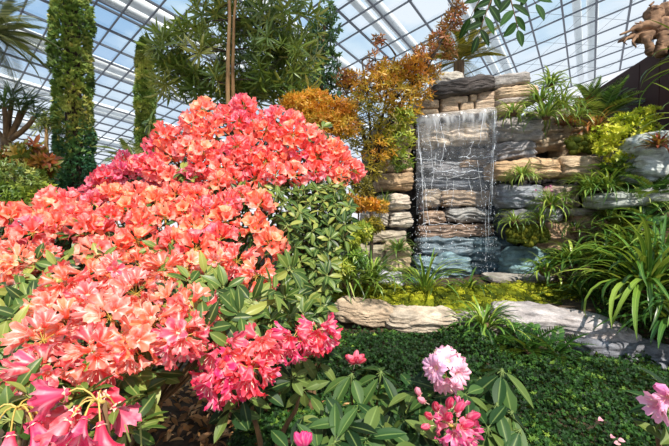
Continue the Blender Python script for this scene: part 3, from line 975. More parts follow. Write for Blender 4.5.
def near_truss(parent, pos, axis, s, color, kind, petal, tpls, jit=.05, prot=None, nod=.42):
    pm, ends, R, sc, vi = prot or NEAR_P[random.randrange(5)]
    B = blossom_meshes(kind, petal, tpls)
    Rt = frames(axis, roll=np.array([random.uniform(0, 6.28)]))[0]
    tr_ = put('flower_truss', pm, parent, pos, Rt, s)
    ORG[tr_.name] = np.zeros(3)
    for e, r_, k, v in zip(ends, R, sc, vi):
        # flowers nod a little under their own weight
        dw_ = Rt @ r_[:, 1]; dn = nrm(dw_ + V3(0, 0, -nod))
        r2 = Rt.T @ frames(dn, up=Rt @ r_[:, 2])[0]
        c = [min(1, max(0, x * random.uniform(1 - jit, 1 + jit))) for x in color[:3]] + [1]
        put('blossom', B[int(v) % len(B)], tr_, e, r2, float(k), c)
    return tr_

# leaf whorls
def whorl_mesh(mat, n, L, W, lo, hi, seed, name='leaf_whorl', droop=.22):
    r = np.random.default_rng(seed); g = Geo()
    for k in range(n):
        tp = leaf(L * r.uniform(.7, 1.05), W * r.uniform(.9, 1.2), droop * r.uniform(.3, 1.6), .16, 7, .95, cols=5)
        az = k * 2.4 + r.uniform(-.3, .3); pol = r.uniform(lo, hi)
        d = V3(math.sin(pol) * math.cos(az), math.cos(pol), math.sin(pol) * math.sin(az))
        R = frames(d, up=[0, 1, 0.01])
        # short leaf stalk then blade
        V, Q, C = tube([[0, 0, 0], d * .018], .0016, 4, False); g.add(V, Q, C)
        g.inst(tp, d * .016 + V3(0, r.uniform(-.012, .006), 0), R, 1.0)
    V, Q, C = tube([[0, -.12, 0], [0, -.05, .003], [0, .004, 0]], [.004, .0036, .0045], 5); g.add(V, Q, C)
    return g.mesh(name, mat)
WH = {'rhodo': [whorl_mesh(M['rhodo'], 8 + i % 3, .092, .034, .8, 1.95, 40 + i) for i in range(6)],
      'rhodo_dark': [whorl_mesh(M['rhodo_dark'], 7 + i % 3, .115, .040, 1.0, 2.3, 60 + i) for i in range(6)],
      'droop': [whorl_mesh(M['rhodo_dark'], 7, .125, .042, 1.7, 2.6, 80 + i, droop=.1) for i in range(4)]}

def loose_leaves(pts, tpl, size, up_bias=.5, seed=0, g=None, out=None):
    r = np.random.default_rng(seed); n = len(pts)
    d = nrm(r.normal(0, 1, (n, 3)) + [0, 0, -.1]) if out is None else nrm(out + .7 * r.normal(0, 1, (n, 3)))
    g = g or Geo()
    return g.inst(tpl, pts, frames(d, up=nrm(r.normal(0, .5, (n, 3)) + [0, -.2, 1])), size * r.uniform(.7, 1.25, n), r.random(n))

def bush(name, label, cat, base, trusses, whorls, center, petal, key, kind='coral', group=None, dark=None, wkind='rhodo', tpls=None, bark='bark'):
    """trusses: (pos, scale, colour, near); whorls: (pos, scale, axis or None)"""
    t_ = thing(name, label, cat, base, group)
    tips = []
    for pos, s, c, near in trusses:
        ax = nrm(nrm(pos - center) + V3(0, -.35, .35) + V3(*rng.normal(0, .15, 3)))
        if near:
            near_truss(t_, pos, ax, s, c, key, petal, tpls or BL_NEAR, nod=.85 if key == 'hot' else .45)
        else:
            ms_ = far_truss(petal, key)
            put('flower_truss', ms_[random.randrange(len(ms_))], t_, pos, frames(ax, roll=np.array([random.uniform(0, 6.28)]))[0], s, c)
        tips.append(pos - ax * .08 * s)
    for pos, s, ax in whorls:
        a = nrm(nrm(pos - center) * .8 + V3(0, -.35, .55) + V3(*rng.normal(0, .25, 3))) if ax is None else nrm(ax)
        put('leaf_whorl', WH[wkind][random.randrange(len(WH[wkind]))], t_, pos, frames(a, roll=np.array([random.uniform(0, 6.28)]))[0], s)
        tips.append(pos - a * .1 * s)
    # branching: a few main stems, each tip joined to the nearest of them
    mains = []
    g = Geo()
    nm = max(3, min(9, len(tips) // 8))
    tp = np.array(tips)
    for k in range(nm):
        tgt = tp[int(k * len(tp) / nm)]
        q = base + (tgt - base) * .72 + V3(0, .12, -.05)
        P = curve3(base + V3(*rng.normal(0, .03, 2), -.03), q, base + (q - base) * .4 + V3(0, .1, .15), 9)
        P[1:] += rng.normal(0, .012, (8, 3))
        g.add(*tube(P, np.linspace(.018, .008, 9), 6)); mains.append(P)
    A = np.concatenate(mains)
    for tip in tips:
        d_ = ((A - tip) ** 2).sum(1) + .6 * np.maximum(0, A[:, 2] - tip[2] + .1) ** 2
        s0 = A[np.argmin(d_)]
        P = curve3(s0, tip, (s0 + tip) / 2 + V3(0, .03, -.06), 5)
        g.add(*tube(P, np.linspace(.007, .004, 5), 5, False))
    obj('branch', g, M[bark], t_)
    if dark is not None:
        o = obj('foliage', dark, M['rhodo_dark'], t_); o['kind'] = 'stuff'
    return t_

LT = leaf(.095, .034, .2, .15, 4)
CORAL = lambda: random.choice(['#fd7e62', '#fc7060', '#fe8a6c', '#ff9a7c', '#f86460', '#fd866a'])
HOT = lambda: random.choice(['#f05c80', '#ea4e74', '#f66c8a', '#e84870'])
PINKY = lambda: random.choice(['#fc7478', '#f86a76', '#fe827c', '#f66076', '#fe9084'])

# the tall bush behind
PA = [(136, 168), (152, 140), (180, 124), (198, 112), (208, 107), (240, 104), (262, 117), (285, 110), (310, 130), (342, 155), (356, 168), (348, 178), (310, 184), (272, 186), (210, 184), (192, 184)]
dA = lambda x, y: 3.35 - .55 * math.sqrt(max(0, 1 - ((x - 245) / 140) ** 2)) * (.5 + .5 * (y - 95) / 95)
bA = on(*at(245, 200, 3.5)[:2]); cA = at(240, 190, 3.5) - V3(0, 0, .1)
tr_ = []
for x, y in scatter(PA, 14, seed=3, avoid=[(180, 172, 11), (262, 192, 10)]):
    tr_.append((at(x, y, dA(x, y) + random.uniform(-.08, .08)), random.uniform(1.0, 1.25), hexc(PINKY() if random.random() < .5 else CORAL()), False))
def behind(poly, df, n, depth, seed):
    r = random.Random(seed); out = []
    xs = [p[0] for p in poly]; ys = [p[1] for p in poly]
    while len(out) < n:
        x, y = r.uniform(min(xs), max(xs)), r.uniform(min(ys), max(ys))
        if in_poly(x, y, poly):
            out.append(at(x, y, df(x, y) + r.uniform(*depth)))
    return np.array(out)
PAi = [(140, 178), (160, 142), (200, 116), (240, 112), (285, 120), (332, 158), (345, 178), (312, 226), (180, 216)]
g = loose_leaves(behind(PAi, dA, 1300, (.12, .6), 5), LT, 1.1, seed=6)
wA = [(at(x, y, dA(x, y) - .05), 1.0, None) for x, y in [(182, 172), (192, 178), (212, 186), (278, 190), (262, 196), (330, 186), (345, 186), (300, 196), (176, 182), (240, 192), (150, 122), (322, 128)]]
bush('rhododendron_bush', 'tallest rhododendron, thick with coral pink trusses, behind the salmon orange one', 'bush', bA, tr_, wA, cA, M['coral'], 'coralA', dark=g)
# magenta shoulder
PM = [(88, 196), (105, 176), (122, 160), (150, 164), (172, 180), (186, 192), (150, 200), (110, 204)]
dM = lambda x, y: 3.0
tr_ = [(at(x, y, 3.0 + random.uniform(-.1, .1)), random.uniform(.9, 1.15), hexc(HOT()), False) for x, y in scatter(PM, 12.5, seed=5)]
bm_ = on(*at(135, 215, 3.2)[:2])
bush('rhododendron_bush', 'rhododendron with deep magenta pink trusses between the columnar tree and the tall coral bush', 'bush', bm_, tr_, [(at(150, 200, 3.0), 1.0, None), (at(180, 196, 2.95), 1.0, None), (at(120, 204, 3.0), 1, None)], at(135, 205, 3.3), M['coral'], 'coralA', dark=loose_leaves(behind(PM, dM, 250, (.1, .45), 8), LT, 1.1, seed=9))
# the big salmon orange bush in front
PB = [(62, 202), (100, 190), (180, 194), (250, 196), (272, 220), (276, 274), (256, 288), (225, 282), (198, 300), (197, 340), (160, 346), (120, 350), (75, 370), (40, 376), (20, 362), (30, 338), (45, 300), (90, 270), (100, 240), (70, 220)]
def dB(x, y):
    return float(np.interp(y, [185, 215, 250, 290, 330, 375], [2.65, 2.3, 1.95, 1.6, 1.32, 1.12])) - .12 * math.sqrt(max(0, 1 - ((x - 140) / 170) ** 2))
bB = on(*at(120, 300, 2.4)[:2]); cB = at(140, 300, 2.3)
avoid = [(78, 238, 17), (94, 222, 11), (188, 290, 20), (175, 262, 12), (225, 292, 16), (205, 280, 10), (250, 300, 12), (60, 262, 18), (100, 262, 7)]
ptsB = scatter(PB, lambda x, y: 23 / dB(x, y) + 7.5, seed=11, avoid=avoid)
tr_ = []
for x, y in ptsB:
    col = HOT() if (x < 75 and y > 335 and random.random() < .7) else (CORAL() if random.random() < .8 else PINKY())
    tr_.append((at(x, y, dB(x, y) + random.uniform(-.06, .06)), random.uniform(.92, 1.12), hexc(col), y > 255))
PBi = [(70, 205), (180, 195), (245, 205), (262, 225), (264, 272), (225, 290), (190, 335), (170, 350), (120, 420), (60, 390), (20, 380), (30, 300)]
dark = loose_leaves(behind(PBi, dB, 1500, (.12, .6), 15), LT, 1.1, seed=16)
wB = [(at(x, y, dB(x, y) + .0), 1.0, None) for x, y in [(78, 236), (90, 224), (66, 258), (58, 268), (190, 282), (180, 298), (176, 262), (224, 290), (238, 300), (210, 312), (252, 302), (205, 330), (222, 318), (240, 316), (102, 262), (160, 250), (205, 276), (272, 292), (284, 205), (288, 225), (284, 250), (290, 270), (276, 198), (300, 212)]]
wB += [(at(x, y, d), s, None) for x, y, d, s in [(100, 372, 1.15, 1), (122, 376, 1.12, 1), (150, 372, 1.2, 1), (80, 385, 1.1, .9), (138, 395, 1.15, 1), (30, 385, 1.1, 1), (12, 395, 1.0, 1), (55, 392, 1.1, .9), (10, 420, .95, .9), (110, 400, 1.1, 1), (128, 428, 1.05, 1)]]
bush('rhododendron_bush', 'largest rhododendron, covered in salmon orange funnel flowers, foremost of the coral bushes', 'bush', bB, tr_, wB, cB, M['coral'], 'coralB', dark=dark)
# left flank
PL = [(-20, 222), (18, 212), (48, 198), (70, 206), (98, 232), (70, 228), (45, 235), (58, 250), (40, 262), (0, 258), (-20, 260)]
PL2 = [(-15, 262), (20, 262), (28, 275), (-15, 290)]
dL = lambda x, y: float(np.interp(y, [195, 240, 290, 340], [2.35, 1.9, 1.55, 1.3]))
tr_ = [(at(x, y, dL(x, y)), random.uniform(.9, 1.1), hexc(CORAL() if random.random() < .7 else PINKY()), y > 240) for x, y in scatter(PL, 18, seed=21) + [(2, 272), (14, 268), (4, 292), (48, 222)]]
wL = [(at(x, y, dL(x, y) - .03), 1.0, None) for x, y in [(8, 312), (24, 318), (20, 292), (40, 280), (10, 335), (0, 350), (30, 305), (12, 360), (35, 262), (48, 290), (-8, 325), (22, 342), (0, 372)]]
bush('rhododendron_bush', 'salmon rhododendron cut by the photo\'s left edge, with broad leaves beneath its flowers', 'bush', on(*at(0, 330, 2.1)[:2]), tr_, wL, at(10, 290, 2.3), M['coral'], 'coralB', dark=loose_leaves(behind([(-20, 230), (60, 220), (60, 300), (30, 380), (-20, 400)], dL, 550, (.1, .5), 18), LT, 1.1, seed=19))
# leafy bush on the right flank, hardly any flower
PR = [(282, 192), (335, 184), (352, 200), (346, 235), (332, 270), (326, 312), (292, 326), (240, 322), (228, 305), (262, 296), (286, 284)]
dR = lambda x, y: float(np.interp(y, [180, 240, 330], [2.75, 2.35, 1.85]))
wR = [(at(x, y, dR(x, y) + random.uniform(-.08, .08)), random.uniform(.72, .95), None) for x, y in scatter(PR, 11.5, seed=31)]
tr_ = [(at(275, 302, 1.8), .5, hexc('#fb6a60'), True)]
bush('rhododendron_bush', 'leafy rhododendron with glossy green whorls and few flowers, between coral bush and waterfall', 'bush', on(*at(310, 300, 2.6)[:2]), [], wR, at(310, 290, 2.8), M['coral'], 'coralB', dark=loose_leaves(behind(PR, dR, 900, (.1, .6), 33), LT, 1.1, seed=34))
# hot pink rhododendron right of the salmon one
tr_ = [(at(226, 352, 1.22), 1.1, hexc('#f4586a'), True), (at(250, 368, 1.2), 1.1, hexc('#f0406e'), True), (at(222, 376, 1.2), 1.05, hexc('#ee3c6c'), True), (at(262, 345, 1.26), 1.0, hexc('#f65c66'), True),
       (at(292, 340, 1.35), 1.0, hexc('#ee3e70'), True), (at(318, 334, 1.4), 1.0, hexc('#f0406a'), True), ]
wC = [(at(x, y, d), s, None) for x, y, d, s in [(242, 395, 1.25, 1), (262, 392, 1.3, 1), (230, 410, 1.25, 1), (292, 378, 1.4, .95), (303, 390, 1.42, .95), (318, 362, 1.5, .95), (280, 330, 1.55, 1), (322, 348, 1.5, .9), (250, 330, 1.5, 1)]]
wC = [(a_, b_ * .8, c_) for a_, b_, c_ in wC]
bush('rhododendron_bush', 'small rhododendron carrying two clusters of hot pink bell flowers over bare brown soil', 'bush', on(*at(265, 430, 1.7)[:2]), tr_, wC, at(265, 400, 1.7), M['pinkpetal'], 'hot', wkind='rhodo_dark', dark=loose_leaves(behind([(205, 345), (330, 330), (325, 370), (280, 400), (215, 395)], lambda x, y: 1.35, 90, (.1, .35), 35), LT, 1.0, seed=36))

# hanging bells at the lower left
def custom_truss(parent, hub, dirs, s, colors, key, petal, tpls, L=.05):
    g = Geo()
    B = blossom_meshes(key, petal, tpls)
    pm = Geo()
    ends = []
    for d in dirs:
        d = nrm(d); e = d * L * s + V3(0, 0, .012 * s)
        ends.append(e)
        pm.add(*tube(curve3(np.zeros(3), e, V3(0, 0, .03 * s) + e * .5, 5), .0016 * s, 5, False))
    pm.add(*tube([[0, .06, -.05], [0, .02, -.01], [0, 0, 0]], .005, 6))
    o = bpy.data.objects.new('flower_truss', pm.mesh('pedicels', M['pedicel'])); COL.objects.link(o); o.parent = parent
    o.location = hub - ORG[parent.name]; ORG[o.name] = np.zeros(3)
    for k, (d, e) in enumerate(zip(dirs, ends)):
        dn = nrm(nrm(d) + V3(0, 0, -.5))
        put('blossom', B[k % len(B)], o, e, frames(dn, roll=np.array([random.uniform(0, 6)]))[0], s * random.uniform(.95, 1.1), hexc(colors[k % len(colors)]))
    return o
hb = at(98, 402, .86)
bb = on(*at(85, 446, 1.0)[:2])
t_ = thing('rhododendron_bush', 'low rhododendron with large hanging pink bells at the bottom left corner, yellow-green flower stalks', 'bush', bb)
custom_truss(t_, hb, [V3(-1, -.3, .35), V3(-.75, -.7, -.6), V3(-.2, -.8, -.8), V3(.45, -.6, -.75), V3(.1, -.9, -.3), V3(-.9, .1, -.55), V3(.2, .6, -.6), V3(-.3, .7, -.3)], 1.15, ['#f2506c', '#f4627c', '#ee3c6e', '#ec3a74', '#f0486c'], 'bell', M['pinkpetal'], BL_BELL)
hb2 = at(18, 408, .82)
custom_truss(t_, hb2, [V3(.2, -.6, -.9), V3(-.5, -.5, -.8), V3(.8, -.3, -.6), V3(-.9, -.2, -.5), V3(0, .7, -.5), V3(.5, .4, -.8)], 1.15, ['#f2506c', '#f67a88', '#ee3c6e', '#fa6c70'], 'bell', M['pinkpetal'], BL_BELL)
for x, y, d in [(118, 408, .92), (88, 392, .95), (60, 404, .92), (30, 398, .9), (108, 430, .95), (70, 425, 1.0), (140, 425, 1.0)]:
    put('leaf_whorl', WH['rhodo'][random.randrange(6)], t_, at(x, y, d), frames(V3(*rng.normal(0, .3, 2), 1))[0], .7)
g = Geo()
for hpt in (hb, hb2):
    P = curve3(bb, hpt + V3(0, .02, -.01), (bb + hpt) / 2 + V3(0, .15, 0), 9); g.add(*tube(P, np.linspace(.014, .006, 9), 6))
for c in list(t_.children):
    if c.name.startswith('leaf'):
        e = np.array(c.location) + bb; P = curve3(bb, e - V3(0, 0, .1), (bb + e) / 2 + V3(0, .12, .1), 7); g.add(*tube(P, np.linspace(.009, .004, 7), 5))
obj('branch', g, M['bark'], t_)

# pale pink hybrids at the bottom
def small_rhodo(label, base, trusses, whorls, wk='droop', buds=(), petal='pale', key='pale', extra=None):
    t_ = thing('rhododendron_bush', label, 'bush', base)
    g = Geo(); tips = []
    for pos, s, col, ax, tp in trusses:
        ax = nrm(ax)
        pm, ends, R, sc, vi = NEAR_P[random.randrange(5)]
        near_truss(t_, pos, ax, s, hexc(col), key + ('o' if tp is BL_OPEN else 'n'), M[petal], tp, prot=OPEN_P if tp is BL_OPEN else None, nod=.1 if tp is BL_OPEN else .35); tips.append(pos - ax * .09 * s)
    for pos, s, ax in whorls:
        ax = nrm(ax)
        put('leaf_whorl', WH[wk][random.randrange(len(WH[wk]))], t_, pos, frames(ax, roll=np.array([random.uniform(0, 6.28)]))[0], s); tips.append(pos - ax * .1 * s)
    for pos, d, s, col in buds:
        bud(t_, pos, d, s, col)
    for tip in tips:
        P = curve3(base + V3(*rng.normal(0, .02, 2), -.02), tip, (base + tip) / 2 + V3(*rng.normal(0, .03, 2), -.05), 7)
        g.add(*tube(P, np.linspace(.010, .0045, 7), 6))
    obj('branch', g, M['bark'], t_)
    return t_
BUDT = None
def bud_geo():
    g = Geo(); t = np.linspace(0, 1, 8); 
    r = .012 * np.sin(PI * (t * .93 + .04)) ** .7
    th = np.linspace(0, 2 * PI, 15, endpoint=False)
    V = np.stack([r[:, None] * np.cos(th + 1.2 * t[:, None]) * (1 + .12 * np.cos(5 * th)), (t * .05)[:, None] + 0 * th, r[:, None] * np.sin(th + 1.2 * t[:, None]) * (1 + .12 * np.cos(5 * th))], -1)
    C = np.zeros((8, 15, 4)); C[..., 1] = .4 + .4 * t[:, None]; C[..., 2] = .45 * np.abs(np.cos(2.5 * th)); C[..., 0] = .5
    g.add(V.reshape(-1, 3), gridq(8, 15, True), C.reshape(-1, 4), 0); calyx_geo(g, 1)
    g.add(*tube([[0, -.03, 0], [0, .002, 0]], .0015, 5, False), 1)
    return g
BUD = {k: bud_geo().mesh('bud', [M[k], M['calyx']]) for k in ('pale', 'pinkpetal')}
def bud(parent, pos, d, s, col, k='pinkpetal'):
    return put('flower_bud', BUD[k], parent, pos, frames(nrm(d))[0], s, hexc(col))
UPF = V3(0, -.5, .8)
p0 = at(445, 368, 1.25)
t_ = small_rhodo('pale pink rhododendron with one large ruffled truss and opening magenta buds below it', on(*at(450, 440, 1.6)[:2]),
    [(p0, .95, '#f4bcd4', V3(.1, -.8, .45), BL_OPEN), (at(455, 428, 1.12), .8, '#ee5a90', V3(.15, -.7, .2), BL_NEAR)],
    [(at(440, 388, 1.3), 1, V3(0, -.3, 1)), (at(415, 392, 1.35), .9, V3(-.3, -.2, 1)), (at(465, 395, 1.3), .9, V3(.3, -.3, .8)), (at(420, 430, 1.25), 1, V3(-.4, -.3, .6)), (at(478, 425, 1.25), .9, V3(.3, -.3, .6)), (at(440, 446, 1.15), 1, V3(0, -.2, 1)), (at(405, 418, 1.3), .9, V3(-.3, -.2, 1)), (at(462, 448, 1.2), .9, V3(.2, -.2, 1))], 'rhodo_dark')
for x, y, dx, dz, s, c in [(432, 412, -.6, .6, .8, '#c81844'), (437, 405, -.3, .9, .85, '#bc1440'), (448, 402, .1, 1, .9, '#d02458'), (455, 405, .4, .8, .9, '#f05080'), (466, 412, .7, .5, .9, '#d42c64'), (430, 420, -.8, .2, .7, '#e85070'), (447, 414, 0, .6, .9, '#e83468'), (460, 418, .5, .3, .9, '#e63c74')]:
    bud(t_, at(x, y + 6, 1.1), V3(dx, -.5, dz), s * 1.05, c)
for x, y, dx, dz in [(420, 395, -.4, .8), (425, 402, -.6, .5)]:
    bud(t_, at(x, y, 1.22), V3(dx, -.4, dz), .8, '#f0a0b4')
t_ = small_rhodo('drooping-leaved rhododendron shoot tipped with a crimson and pink bud cluster', on(*at(360, 436, 1.7)[:2]), [],
    [(at(352, 374, 1.4), .95, V3(0, -.2, 1)), (at(381, 372, 1.4), 1.05, V3(.1, -.2, 1)), (at(368, 368, 1.5), .8, V3(-.1, 0, 1)), (at(395, 402, 1.35), .9, V3(.1, -.3, 1)), (at(355, 410, 1.35), .9, V3(-.2, -.3, 1))])
for k in range(9):
    a = k * .7; bud(t_, at(355, 362, 1.38), V3(math.cos(a) * .8, -.4 + .3 * math.sin(a), .35 + .5 * (k % 3) / 2), .95, ['#b81436', '#d83058', '#f07a90'][k % 3])
small_rhodo('rhododendron without flowers, long drooping leaves beside the pale pink truss and arching clump', on(*at(505, 440, 1.7)[:2]), [],
    [(at(502, 370, 1.38), 1.2, V3(0, -.2, 1)), (at(497, 404, 1.3), 1.1, V3(0, -.2, 1)), (at(512, 412, 1.3), 1.1, V3(.2, -.3, 1)), (at(488, 428, 1.2), 1.0, V3(-.2, -.4, 1)), (at(520, 430, 1.25), 1.0, V3(.3, -.4, 1)), (at(480, 378, 1.45), .9, V3(-.3, -.1, 1))])
small_rhodo('rhododendron of upright leaf rosettes and no flowers at the foot of the crimson budded shoot', on(*at(355, 446, 1.5)[:2]), [],
    [(at(345, 425, 1.15), .95, V3(-.1, -.4, 1)), (at(365, 438, 1.1), .95, V3(.1, -.4, 1)), (at(335, 442, 1.1), .9, V3(-.2, -.4, 1)), (at(385, 430, 1.2), .95, V3(.1, -.5, 1)), (at(390, 448, 1.1), .9, V3(.1, -.4, 1)), (at(325, 420, 1.25), .8, V3(0, -.4, 1))], 'rhodo_dark')
t_ = small_rhodo('rhododendron shoot with a single magenta flower poking up at the bottom edge', on(*at(303, 460, 1.3)[:2]), [], [(at(290, 450, 1.1), .8, V3(-.2, -.3, 1)), (at(318, 452, 1.1), .8, V3(.2, -.3, 1))], 'rhodo_dark')
for dx in (-.45, .0, .5, .2):
    bud(t_, at(303, 447, 1.0), V3(dx, -.2, 1), 1.0, '#ea3a86')
t_ = small_rhodo('rhododendron with a pale lilac pink flower and striped bud facing sideways at the right edge', on(*at(690, 446, 1.5)[:2]), [],
    [(at(668, 410, 1.1), .8, V3(.2, -.3, 1)), (at(676, 395, 1.15), .9, V3(.4, -.3, 1)), (at(668, 445, 1.1), .9, V3(.1, -.4, .8)), (at(690, 420, 1.1), .9, V3(.1, -.4, .8))], 'rhodo_dark')
B = blossom_meshes('palen', M['pale'], BL_NEAR)
for x, y, dd, s in [(664, 401, V3(-1, -.25, -.05), .95), (667, 404, V3(-.8, -.3, -.45), .9), (668, 396, V3(-.7, -.6, .1), .8)]:
    put('blossom', B[1], t_, at(x, y, 1.0), frames(nrm(dd))[0], s, hexc('#e8a4c8'))
bud(t_, at(668, 392, 1.0), V3(-.9, -.3, .45), 1.15, '#d878b0', 'pale'); bud(t_, at(668, 396, 1.02), V3(-.6, -.5, .6), .9, '#d878b0', 'pale')

# fallen petals
for k, (x, y) in enumerate([(602, 419), (613, 436), (618, 440), (614, 443)]):
    p = at(x, y, 2.3); g = Geo()
    tp = leaf(.035, .028, .3, .25, 5, .9, cols=5); g.inst(tp, [p], frames(nrm(V3(rng.normal(), -.6, .25)), up=V3(0, -.6, 1)), 1.0)
    o = obj('fallen_petal', g, M['pale'], None, p); o.color = hexc('#f0909c')
    tag(o, 'single pink fallen petal lying apart on the dark groundcover, upper one' if k == 0 else 'pink petal in a fallen cluster on the dark groundcover near the bottom edge', 'petal', None if k == 0 else 'fallen petals in a cluster')
# ------------------------------------------------------------------ grassy clumps
def blade(base, az, el, L, W, curl, n=9, fold=.35, seed=0):
    """one arching strap leaf; el start elevation, curl total bend"""
    t = np.linspace(0, 1, n)
    e = el - curl * t ** 1.4
    ds = L / (n - 1)
    dr = np.cos(e) * ds; dz = np.sin(e) * ds
    r = np.concatenate([[0], np.cumsum((dr[:-1] + dr[1:]) / 2)]); z = np.concatenate([[0], np.cumsum((dz[:-1] + dz[1:]) / 2)])
    az_ = az + .25 * math.sin(seed * 7.1) * t ** 2
    ctr = np.stack([r * np.cos(az_), r * np.sin(az_), z], -1) + base
    side = np.stack([-np.sin(az_), np.cos(az_), 0 * az_], -1)
    nrmv = np.stack([-np.sin(e) * np.cos(az_), -np.sin(e) * np.sin(az_), np.cos(e)], -1)
    w_ = W * .5 * np.clip(np.minimum(.45 + t * 3.2, 1), 0, 1) * (1 - t ** 3.2) ** .8 + .0006
    V = np.stack([ctr - side * w_[:, None] + nrmv * (w_ * fold)[:, None], ctr, ctr + side * w_[:, None] + nrmv * (w_ * fold)[:, None]], 1)
    C = np.zeros((n, 3, 4)); C[..., 0] = rng.random(); C[..., 1] = t[:, None]; C[:, :, 2] = [[1, 0, 1]]
    return V.reshape(-1, 3), gridq(n, 3), C.reshape(-1, 4)

def clump(name, label, cat, base, n, L, W, mat, el=(.5, 1.45), curl=(1.2, 2.3), split=False, group=None, azr=None, r0=.02):
    n = n if split else int(n * 1.9)
    t_ = thing(name, label, cat, base, group)
    g = Geo()
    for k in range(n):
        f = (k + .5) / n
        e = el[1] + (el[0] - el[1]) * f + rng.normal(0, .1)
        a = k * 2.399 + rng.normal(0, .2) if azr is None else rng.uniform(*azr)
        b = base + V3(math.cos(a), math.sin(a), 0) * r0 * rng.random() * (1 + f) + V3(0, 0, -.01)
        bl = blade(b, a, e, L * rng.uniform(.65, 1.08), W * rng.uniform(.75, 1.1), rng.uniform(*curl), seed=k)
        if split:
            g1 = Geo(); g1.add(*bl); obj('leaf_blade', g1, M[mat], t_)
        else:
            g.add(*bl)
    if not split:
        obj('foliage', g, M[mat], t_)
    g = Geo(); v, q, c = ball(6, 8); g.add(v * [r0 * 1.3, r0 * 1.3, max(.03, r0)] + base, q, c)
    obj('root_crown', g, M['twig'], t_)
    return t_

# the strap leaved clumps of the beds
clump('strap_leaf_clump', 'tall arching strap leaf clump at the foot of the waterfall, left of its pool', 'plant', on(*at(425, 286, 5.0)[:2]), 46, .74, .034, 'strap', (.75, 1.5), (.9, 2.2), True, r0=.05)
clump('strap_leaf_clump', 'small pale strap leaf tuft standing alone before the teal pool slab', 'plant', on(*at(468, 292, 5.05)[:2]), 20, .50, .034, 'strap', (.8, 1.5), (1.2, 2.4), True, r0=.03)
clump('strap_leaf_clump', 'arching strap leaf clump spilling over the edging rocks between them', 'plant', at(484, 326, 3.95), 62, .50, .026, 'strap', (.35, 1.45), (1.2, 2.5), True, r0=.05)
clump('strap_leaf_clump', 'dark bushy strap leaf clump right of the moss, under the twin brown boulders', 'plant', on(*at(586, 284, 4.75)[:2], .02), 70, .56, .03, 'strapdark', (.4, 1.5), (1.0, 2.2), True, r0=.06)
clump('strap_leaf_clump', 'largest broad strap leaf clump, cascading over the dark edging rock at the right', 'plant', at(648, 288, 4.0), 96, 1.05, .058, 'strap', (.35, 1.5), (1.0, 2.7), True, r0=.08)
clump('strap_leaf_clump', 'broad strap leaf clump behind the largest one, upright yellowish blades', 'plant', on(*at(640, 270, 4.2)[:2]), 32, .85, .05, 'strap', (.7, 1.5), (.5, 1.9), True, r0=.06)
clump('strap_leaf_clump', 'strap leaf clump cut by the right edge, dark drooping blades', 'plant', at(676, 322, 3.6), 60, .7, .055, 'strapdark', (.3, 1.4), (1.2, 2.6), True, r0=.06)
clump('grass_clump', 'grassy clump left of the pale upright boulder in the left pier', 'plant', at(372, 282, 4.75), 52, .66, .026, 'strap', (.5, 1.5), (1.0, 2.2), r0=.06)
clump('grass_clump', 'low grassy clump above the bright moss, beside the leafy rhododendron', 'plant', at(348, 284, 4.5), 44, .52, .026, 'spider', (.4, 1.5), (1.0, 2.4), r0=.06)
clump('grass_clump', 'fine grassy tuft under the paired pale stones of the left pier', 'plant', at(398, 250, 5.5), 34, .34, .02, 'strapdark', (.4, 1.5), (1.0, 2.2), r0=.04)
clump('grass_clump', 'grassy tuft rooted in the left pier beside the pale pointed stone', 'plant', at(384, 206, 5.6), 16, .34, .016, 'spider', (.9, 1.5), (.6, 1.6), r0=.03)
# plants rooted among the stones right of the fall
CW = [((513, 113, 5.55), 34, .34, .022, 'spider', 'spider plant hanging over the grey boulder right of the spill lip'),
      ((546, 117, 5.65), 44, .62, .026, 'strapdark', 'dark bushy lily clump above the striped tan slab'),
      ((540, 100, 5.8), 34, .42, .026, 'spider', 'pale spider plant beside the tan cap slabs at skyline level'),
      ((551, 84, 6.0), 40, .34, .03, 'spider', 'yellow-green rosette plant standing against the glass right of the cap stones'),
      ((562, 106, 6.0), 34, .5, .026, 'strap', 'arching lily clump behind the dark bushy one, near the red leaf plant'),
      ((522, 176, 5.5), 46, .34, .02, 'spider', 'spider plant tuft hanging off the left end of the striped tan slab'),
      ((551, 205, 5.5), 46, .44, .022, 'strap', 'lily tuft with purple blooms in front of the blue-grey boulder'),
      ((590, 190, 5.5), 44, .5, .024, 'spider', 'arching lily clump under the fine-grained tan block'),
      ((608, 188, 5.3), 40, .55, .024, 'strap', 'lily clump with long pale blades right of the one under the tan block'),
      ((515, 222, 5.55), 26, .36, .018, 'spider', 'tuft of thin blades above the moss shelf right of the fall'),
      ((541, 219, 5.5), 24, .34, .02, 'strap', 'arching tuft at the right end of the moss shelf'),
      ((575, 230, 5.45), 18, .34, .018, 'strapdark', 'thin tuft wedged between the twin brown boulders'),
      ((560, 262, 5.2), 30, .42, .022, 'strapdark', 'dark tuft beside the smooth teal block at pool level'),
      ((595, 130, 6.2), 26, .55, .03, 'russet', 'brownish dry lily clump left of the lime shrub'),
      ((578, 118, 6.2), 30, .5, .024, 'spider', 'arching pale lily clump just left of the dry brownish one'),
      ((640, 205, 5.1), 36, .45, .02, 'spider', 'lily clump on the mossy right bank among ferns'),
      ((610, 215, 5.3), 30, .4, .02, 'strap', 'lily clump above the taller brown boulder')]
for p, n, L, W, m, lab in CW:
    clump('lily_clump' if 'lily' in lab else 'spider_plant' if 'spider' in lab else 'leaf_tuft', lab, 'plant', at(*p), n, L, W, m, (.1, 1.45), (1.0, 2.6), r0=.05)
